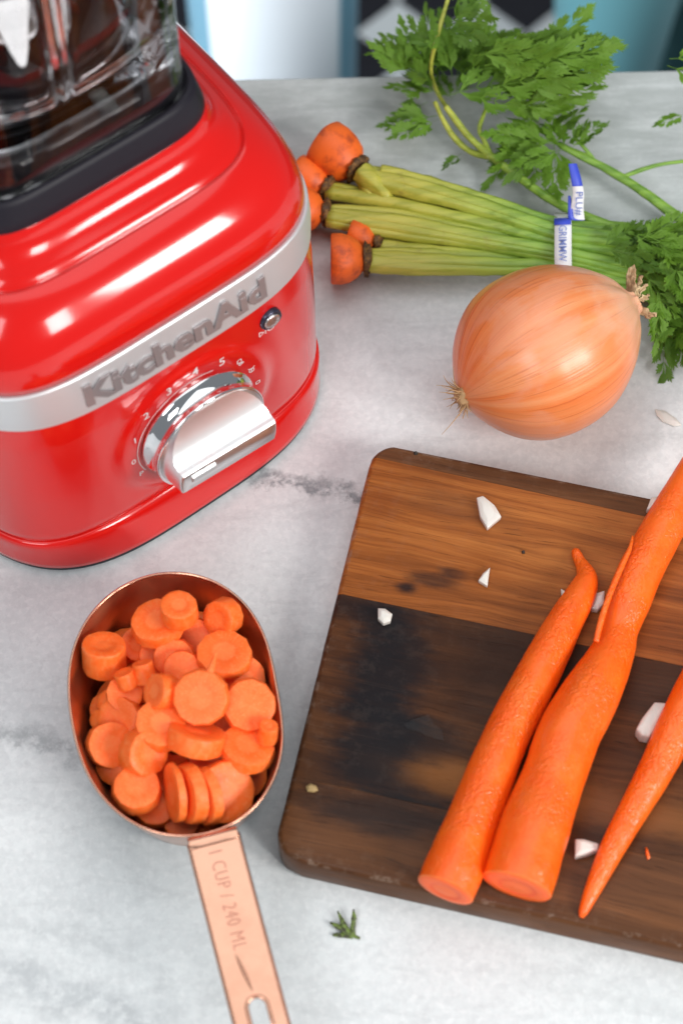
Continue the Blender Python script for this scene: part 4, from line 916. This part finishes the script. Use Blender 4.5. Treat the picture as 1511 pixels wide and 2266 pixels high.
def carrot_top(label, cut, crown, rc, rk, zc_):
    """cut: px of the cut end centre, crown: px of the crown end, rc/rk radii in px"""
    a = at(*cut, zc_); b = at(*crown, zc_); ra, rb_ = rc * mpp(a), rk * mpp(b)
    root = empty('trimmed_carrot', Vector((b.x, b.y, 0))); tag(root, label, 'carrot top', 'bunch of carrot tops on the marble')
    d = (b - a); L_ = d.length; d.normalize()
    pf = [(-0.004, 0.30, ), (-0.0012, 0.86), (0.0, 0.94), (0.04, 1.0), (0.3, 1.0), (0.55, 0.92), (0.78, 0.74), (0.93, 0.48), (1.0, 0.40)]
    Q = [(*(a + d * L_ * t - root.location), ra * k) for t, k in pf]; v, f = tube(Q, 36, wob=0.06, ws=120); mk('stump', v, f, stump_m, root)
    Q = [(*(a + d * (L_ * 0.93 + 0.0045 * i / 5) - root.location), max(rb_ * kk, 0.001)) for i, kk in enumerate((0.8, 1.0, 1.05, 1.0, 0.85, 0.6))]; v, f = tube(Q, 24, wob=0.5, ws=420); mk('crown_ring', v, f, crown_m, root)
    return root
T1 = carrot_top('carrot stump with dark crown, largest and topmost of the bunch', (716, 322), (790, 372), 62, 33, 0.0165)
T5 = carrot_top('carrot stump mostly hidden under the largest stump beside the blender', (655, 385), (722, 412), 46, 26, 0.011)
T2 = carrot_top('carrot stump half hidden behind the red blender base', (655, 462), (716, 470), 50, 28, 0.013)
T3 = carrot_top('carrot stump lying nearest the onion in the bunch', (732, 573), (808, 573), 56, 34, 0.0140)
T4 = carrot_top('darker carrot stump tucked beneath the stalks of the bunch', (775, 520), (832, 535), 40, 24, 0.009)
def fan(root, crown, ends, r0, r1, z0, z1, z2, tail):
    for i, ((ex, ey), (tx_, ty)) in enumerate(zip(ends, tail)):
        cx_, cy_ = crown; o_ = (i - (len(ends) - 1) / 2)
        m1 = (cx_ + (ex - cx_) * 0.30, cy_ + (ey - cy_) * 0.22 + o_ * 12); m2 = (cx_ + (ex - cx_) * 0.65, cy_ + (ey - cy_) * 0.60 + o_ * 3)
        dz = 0.0030 * ((i * 5) % 3) / 2
        stalk(root, [(cx_, cy_ + o_ * 8, z0), (*m1, z0 + (z1 - z0) * 0.3 + dz), (*m2, z0 + (z1 - z0) * 0.7 + dz), (ex, ey, z1 + dz), (ex + (tx_ - ex) * 0.5, ey + (ty - ey) * 0.5, (z1 + z2) / 2 + dz), (tx_, ty, z2 + dz)], r0 * (1.0 + 0.15 * ((i * 7) % 3 - 1)), r1)
fan(T1, (800, 386), [(1240, 497), (1240, 508), (1240, 520)], 0.0042, 0.0023, 0.0165, 0.0190, 0.012, [(1560, 520), (1575, 545), (1570, 565)])
stalk(T1, [(842, 376, 0.019), (880, 383, 0.019), (980, 410, 0.019), (1100, 447, 0.020), (1240, 492, 0.020), (1400, 505, 0.014), (1560, 510, 0.012)], 0.0030, 0.0022)
stalk(T1, [(800, 380, 0.0185), (825, 400, 0.0185), (848, 425, 0.016), (852, 440, 0.014)], 0.0058, 0.0036)
stalk(T1, [(806, 396, 0.0150), (822, 428, 0.014), (838, 446, 0.012)], 0.0050, 0.0022)
fan(T5, (724, 420), [(1240, 526), (1240, 536)], 0.0042, 0.0023, 0.0100, 0.0150, 0.010, [(1570, 585), (1570, 600)])
fan(T2, (724, 478), [(1240, 544), (1240, 555), (1240, 565), (1240, 575)], 0.0040, 0.0022, 0.0130, 0.0150, 0.010, [(1570, 610), (1575, 630), (1570, 645), (1560, 655)])
fan(T3, (814, 573), [(1240, 580), (1240, 591), (1240, 602)], 0.0046, 0.0022, 0.0125, 0.0095, 0.008, [(1560, 660), (1570, 675), (1560, 690)])
fan(T4, (838, 540), [(1240, 570), (1240, 588)], 0.0044, 0.0024, 0.0075, 0.0080, 0.007, [(1560, 640), (1560, 668)])
# long loose stalks and their leaves
stalk(T1, [(1390, 505, 0.013), (1330, 492, 0.017), (1230, 448, 0.016), (1150, 395, 0.014), (1085, 345, 0.014), (1040, 305, 0.016), (1005, 262, 0.020), (985, 235, 0.024)], 0.0028, 0.0016)
stalk(T1, [(1085, 347, 0.014), (1040, 335, 0.010), (1005, 305, 0.012), (980, 265, 0.018), (962, 225, 0.022)], 0.0020, 0.0012)
stalk(T1, [(1085, 345, 0.014), (1070, 310, 0.016), (1060, 285, 0.018), (1075, 240, 0.02)], 0.0016, 0.0010)
stalk(T1, [(1000, 255, 0.010), (968, 205, 0.010), (953, 150, 0.028), (970, 70, 0.046), (990, 0, 0.056), (1000, -50, 0.060)], 0.0013, 0.0009)
stalk(T2, [(1600, 555, 0.006), (1511, 490, 0.008), (1440, 437, 0.010), (1370, 390, 0.011), (1300, 352, 0.012), (1250, 327, 0.013), (1236, 318, 0.012)], 0.0032, 0.0016)
stalk(T2, [(1375, 392, 0.011), (1420, 375, 0.013), (1470, 362, 0.014), (1560, 352, 0.014)], 0.0013, 0.0010)
stalk(T2, [(1312, 352, 0.011), (1290, 325, 0.014), (1270, 305, 0.016)], 0.0011, 0.0008)
R_ = lrnd.uniform
def scatter(root, cxs, n, rx, ry, z0, z1, size, which=0, center=None, spread=50, base_ang=None):
    cx_, cy_ = cxs
    for i in range(n):
        a = R_(0, 2 * PI); k = math.sqrt(R_(0, 1)); x, y = cx_ + rx * k * math.cos(a), cy_ + ry * k * math.sin(a)
        if base_ang is None:
            ox, oy = center or cxs; g_ = math.degrees(math.atan2(-(y - oy), x - ox)) + R_(-spread, spread)
        else: g_ = base_ang + R_(-spread, spread)
        leaf(root, x, y, R_(z0, z1), g_, R_(*size), which)
scatter(T1, (1040, 165), 22, 110, 50, 0.012, 0.040, (0.022, 0.034), 0, (980, 230), 45)
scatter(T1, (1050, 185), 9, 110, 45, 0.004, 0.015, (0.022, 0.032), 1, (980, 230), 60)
scatter(T1, (1120, 130), 16, 80, 35, 0.030, 0.048, (0.024, 0.036), 0, None, 28, 10)
scatter(T1, (930, 150), 14, 35, 45, 0.018, 0.040, (0.018, 0.026), 0, (975, 225), 35)
scatter(T1, (1130, 215), 8, 60, 25, 0.012, 0.028, (0.026, 0.034), 0, None, 25, 5)
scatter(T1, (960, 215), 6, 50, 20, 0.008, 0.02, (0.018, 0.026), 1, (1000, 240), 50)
leaf(T1, 975, 262, 0.016, 205, 0.026, 0, 0.1); leaf(T1, 968, 255, 0.014, 190, 0.026, 0, 0.1); leaf(T1, 1020, 340, 0.008, 225, 0.013, 1, 0.1)
for (x, y, g_, s) in ((990, 20, 20, 0.022), (985, 45, -10, 0.022), (1000, 0, 40, 0.02), (980, 70, -20, 0.02), (1010, 60, 60, 0.02), (965, 95, 160, 0.014)): leaf(T1, x, y, 0.055, g_, s, 1)
leaf(T1, 1160, 120, 0.047, 14, 0.044, 0); leaf(T1, 1130, 150, 0.045, 4, 0.046, 0); leaf(T1, 1120, 180, 0.038, -4, 0.044, 0); leaf(T1, 1180, 130, 0.045, 8, 0.036, 0); leaf(T1, 1190, 150, 0.04, -3, 0.030, 0); leaf(T1, 1060, 110, 0.045, 60, 0.018, 0); leaf(T1, 900, 150, 0.04, 100, 0.016); leaf(T1, 950, 120, 0.045, 75, 0.014)
# second loose stalk: drooping leaves
for (x, y, g_, s) in ((1215, 305, 215, 0.034), (1200, 300, 235, 0.030), (1240, 320, 255, 0.030), (1225, 320, 270, 0.032), (1190, 290, 190, 0.026), (1250, 320, 20, 0.020), (1205, 310, 250, 0.026), (1230, 300, 60, 0.022), (1180, 300, 225, 0.030), (1215, 290, 30, 0.02)): leaf(T2, x, y, 0.014 + R_(-.004, .006), g_, s, 1 if R_(0, 1) < .6 else 0, 0.15)
for (x, y, g_, s) in ((1255, 335, 120, 0.022), (1240, 322, 150, 0.026), (1262, 335, 60, 0.018), (1245, 330, 200, 0.024), (1235, 325, 100, 0.02), (1225, 318, 175, 0.028)): leaf(T2, x, y, 0.020, g_, s, 0, 0.1)
# leafy mass at the right end
scatter(T3, (1420, 545), 14, 90, 40, 0.016, 0.032, (0.020, 0.032), 0, None, 40, -12)
scatter(T3, (1460, 600), 9, 60, 60, 0.016, 0.032, (0.020, 0.032), 0, None, 50, -40)
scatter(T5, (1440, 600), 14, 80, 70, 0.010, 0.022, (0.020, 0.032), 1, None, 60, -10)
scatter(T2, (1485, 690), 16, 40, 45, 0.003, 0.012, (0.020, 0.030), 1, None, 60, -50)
scatter(T4, (1350, 535), 6, 50, 25, 0.018, 0.028, (0.014, 0.022), 1, None, 60, -20)
scatter(T2, (1490, 660), 6, 40, 50, 0.010, 0.02, (0.02, 0.028), 2, None, 80, -60)
leaf(T2, 1480, 130, 0.05, 10, 0.025, 0); leaf(T2, 1475, 145, 0.045, -20, 0.025, 0); leaf(T2, 1520, 250, 0.02, 200, 0.016, 0)

# paper tie round the bunch with its loose end
tie = empty('paper_tie', Vector((*at(1245, 540)[:2], 0))); tag(tie, 'white and blue printed paper tie around the carrot stalks', 'tie')
def strip(pts, wpx, mat, name, side=Vector((1, 0.05, 0)), tw=None, thick=0.0004):
    """pts: list of (px, py, z)"""
    Q = catmull([(*at(px, py, z), w_) for (px, py, z), w_ in zip(pts, wpx)], 24); rg = []
    for i, (x, y, z, w_) in enumerate(Q):
        s_ = side.normalized() if tw is None else (side.normalized() * math.cos(tw[0] + (tw[1] - tw[0]) * i / 23) + Vector((0, -0.6, 0.8)) * math.sin(tw[0] + (tw[1] - tw[0]) * i / 23))
        c = Vector((x, y, z)) - tie.location; rg.append([c - s_ * w_ / 2, c, c + s_ * w_ / 2])
    v, f = loft(rg, False, False, close=False); o = mk(name, v, f, mat, tie); m = o.modifiers.new('solid', 'SOLIDIFY'); m.thickness = thick; m.offset = 0; return o
W_ = 0.0083
main_pts = [(1244, 470, 0.004), (1244, 476, 0.016), (1244, 484, 0.0232), (1245, 500, 0.0250), (1245, 540, 0.0245), (1245, 575, 0.0225), (1246, 610, 0.0180), (1246, 628, 0.010), (1246, 636, 0.002)]
strip(main_pts, [W_] * 9, white_p, 'band')
strip([(1244, 483, 0.0234), (1244, 486, 0.0247), (1244, 490, 0.0256), (1244, 497, 0.0258)], [W_] * 4, blue_m, 'blue_end')
strip([(1276, 487, 0.0235), (1276, 470, 0.027), (1277, 450, 0.031), (1279, 430, 0.035), (1277, 412, 0.039)], [0.0075, 0.0065, 0.0060, 0.0056, 0.0052], white_p, 'loose_end', tw=(0.1, -0.1))
strip([(1277, 412, 0.0392), (1273, 392, 0.042), (1269, 375, 0.044), (1266, 362, 0.0455)], [0.0052, 0.0050, 0.0046, 0.0042], blue_m, 'blue_end', tw=(-0.1, -0.3))
strip([(1290, 488, 0.0240), (1275, 487, 0.0242), (1263, 482, 0.0252), (1261, 460, 0.029), (1259, 433, 0.033)], [0.0022, 0.0030, 0.0028, 0.0022, 0.0012], blue_m, 'blue_edge')
def strip_text(s, size, a, b, z0, z1, xoff):
    V, Fc = text_mesh(s, size, offset=0.00003); xs = [p.x for p in V]; L_ = max(xs) - min(xs); A_, B_ = at(*a, z0), at(*b, z1)
    dd = (B_ - A_); L2 = dd.length; dd.normalize(); sd = Vector((1, 0.05, 0)).normalized(); nn = sd.cross(dd).normalized()
    if nn.z < 0: nn = -nn
    mk('printed_name', [A_ + dd * ((p.x - min(xs)) / L_ * L2) + sd * (p.y + xoff) + nn * 0.0006 - tie.location for p in V], Fc, ink, tie, smooth=False)
strip_text('GRIMMW', 0.0056, (1243, 500), (1243, 580), 0.0260, 0.0232, 0.0)
strip_text('PLU#', 0.0050, (1280, 424), (1278, 476), 0.0366, 0.0262, 0.0)

# small green leaf sprig dropped on the marble
sp = at(792, 2075, 0.0005); M = Mat('sprig'); nz = M.noise(M.coord(), 500, 3)
M.set(Base_Color=M.mix(M.fr(nz, 0.4, 0.6), (0.13, 0.19, 0.03), (0.035, 0.035, 0.012)), Roughness=0.5); sprig_m = M.m
vv = []; ff = []
for pts, r in (([(796, 2077, .0006), (775, 2066, .001), (760, 2046, .002), (747, 2016, .003)], .0010), ([(785, 2074, .0006), (780, 2055, .0015), (783, 2035, .003), (782, 2012, .004)], .0010), ([(780, 2074, .0006), (765, 2063, .001), (750, 2052, .0016), (730, 2041, .002)], .0011), ([(780, 2075, .0005), (762, 2070, .0008), (748, 2068, .001), (735, 2069, .001)], .0009)):
    P_ = [(*at(*p), r * k) for p, k in zip(pts, (0.7, 1.0, 1.15, 0.35))]; a_, b_ = tube(catmull(P_, 14), 8, 0.45, wob=0.4, ws=600); k0 = len(vv); vv += [Vector((p.x, p.y, max(p.z, 0.0002))) for p in a_]; ff += [tuple(k0 + x for x in t_) for t_ in b_]
o = mk('leaf_sprig', vv, ff, sprig_m, origin=Vector((sp.x, sp.y, 0))); tag(o, 'small wilted green leaf sprig on the marble below the board', 'leaf')
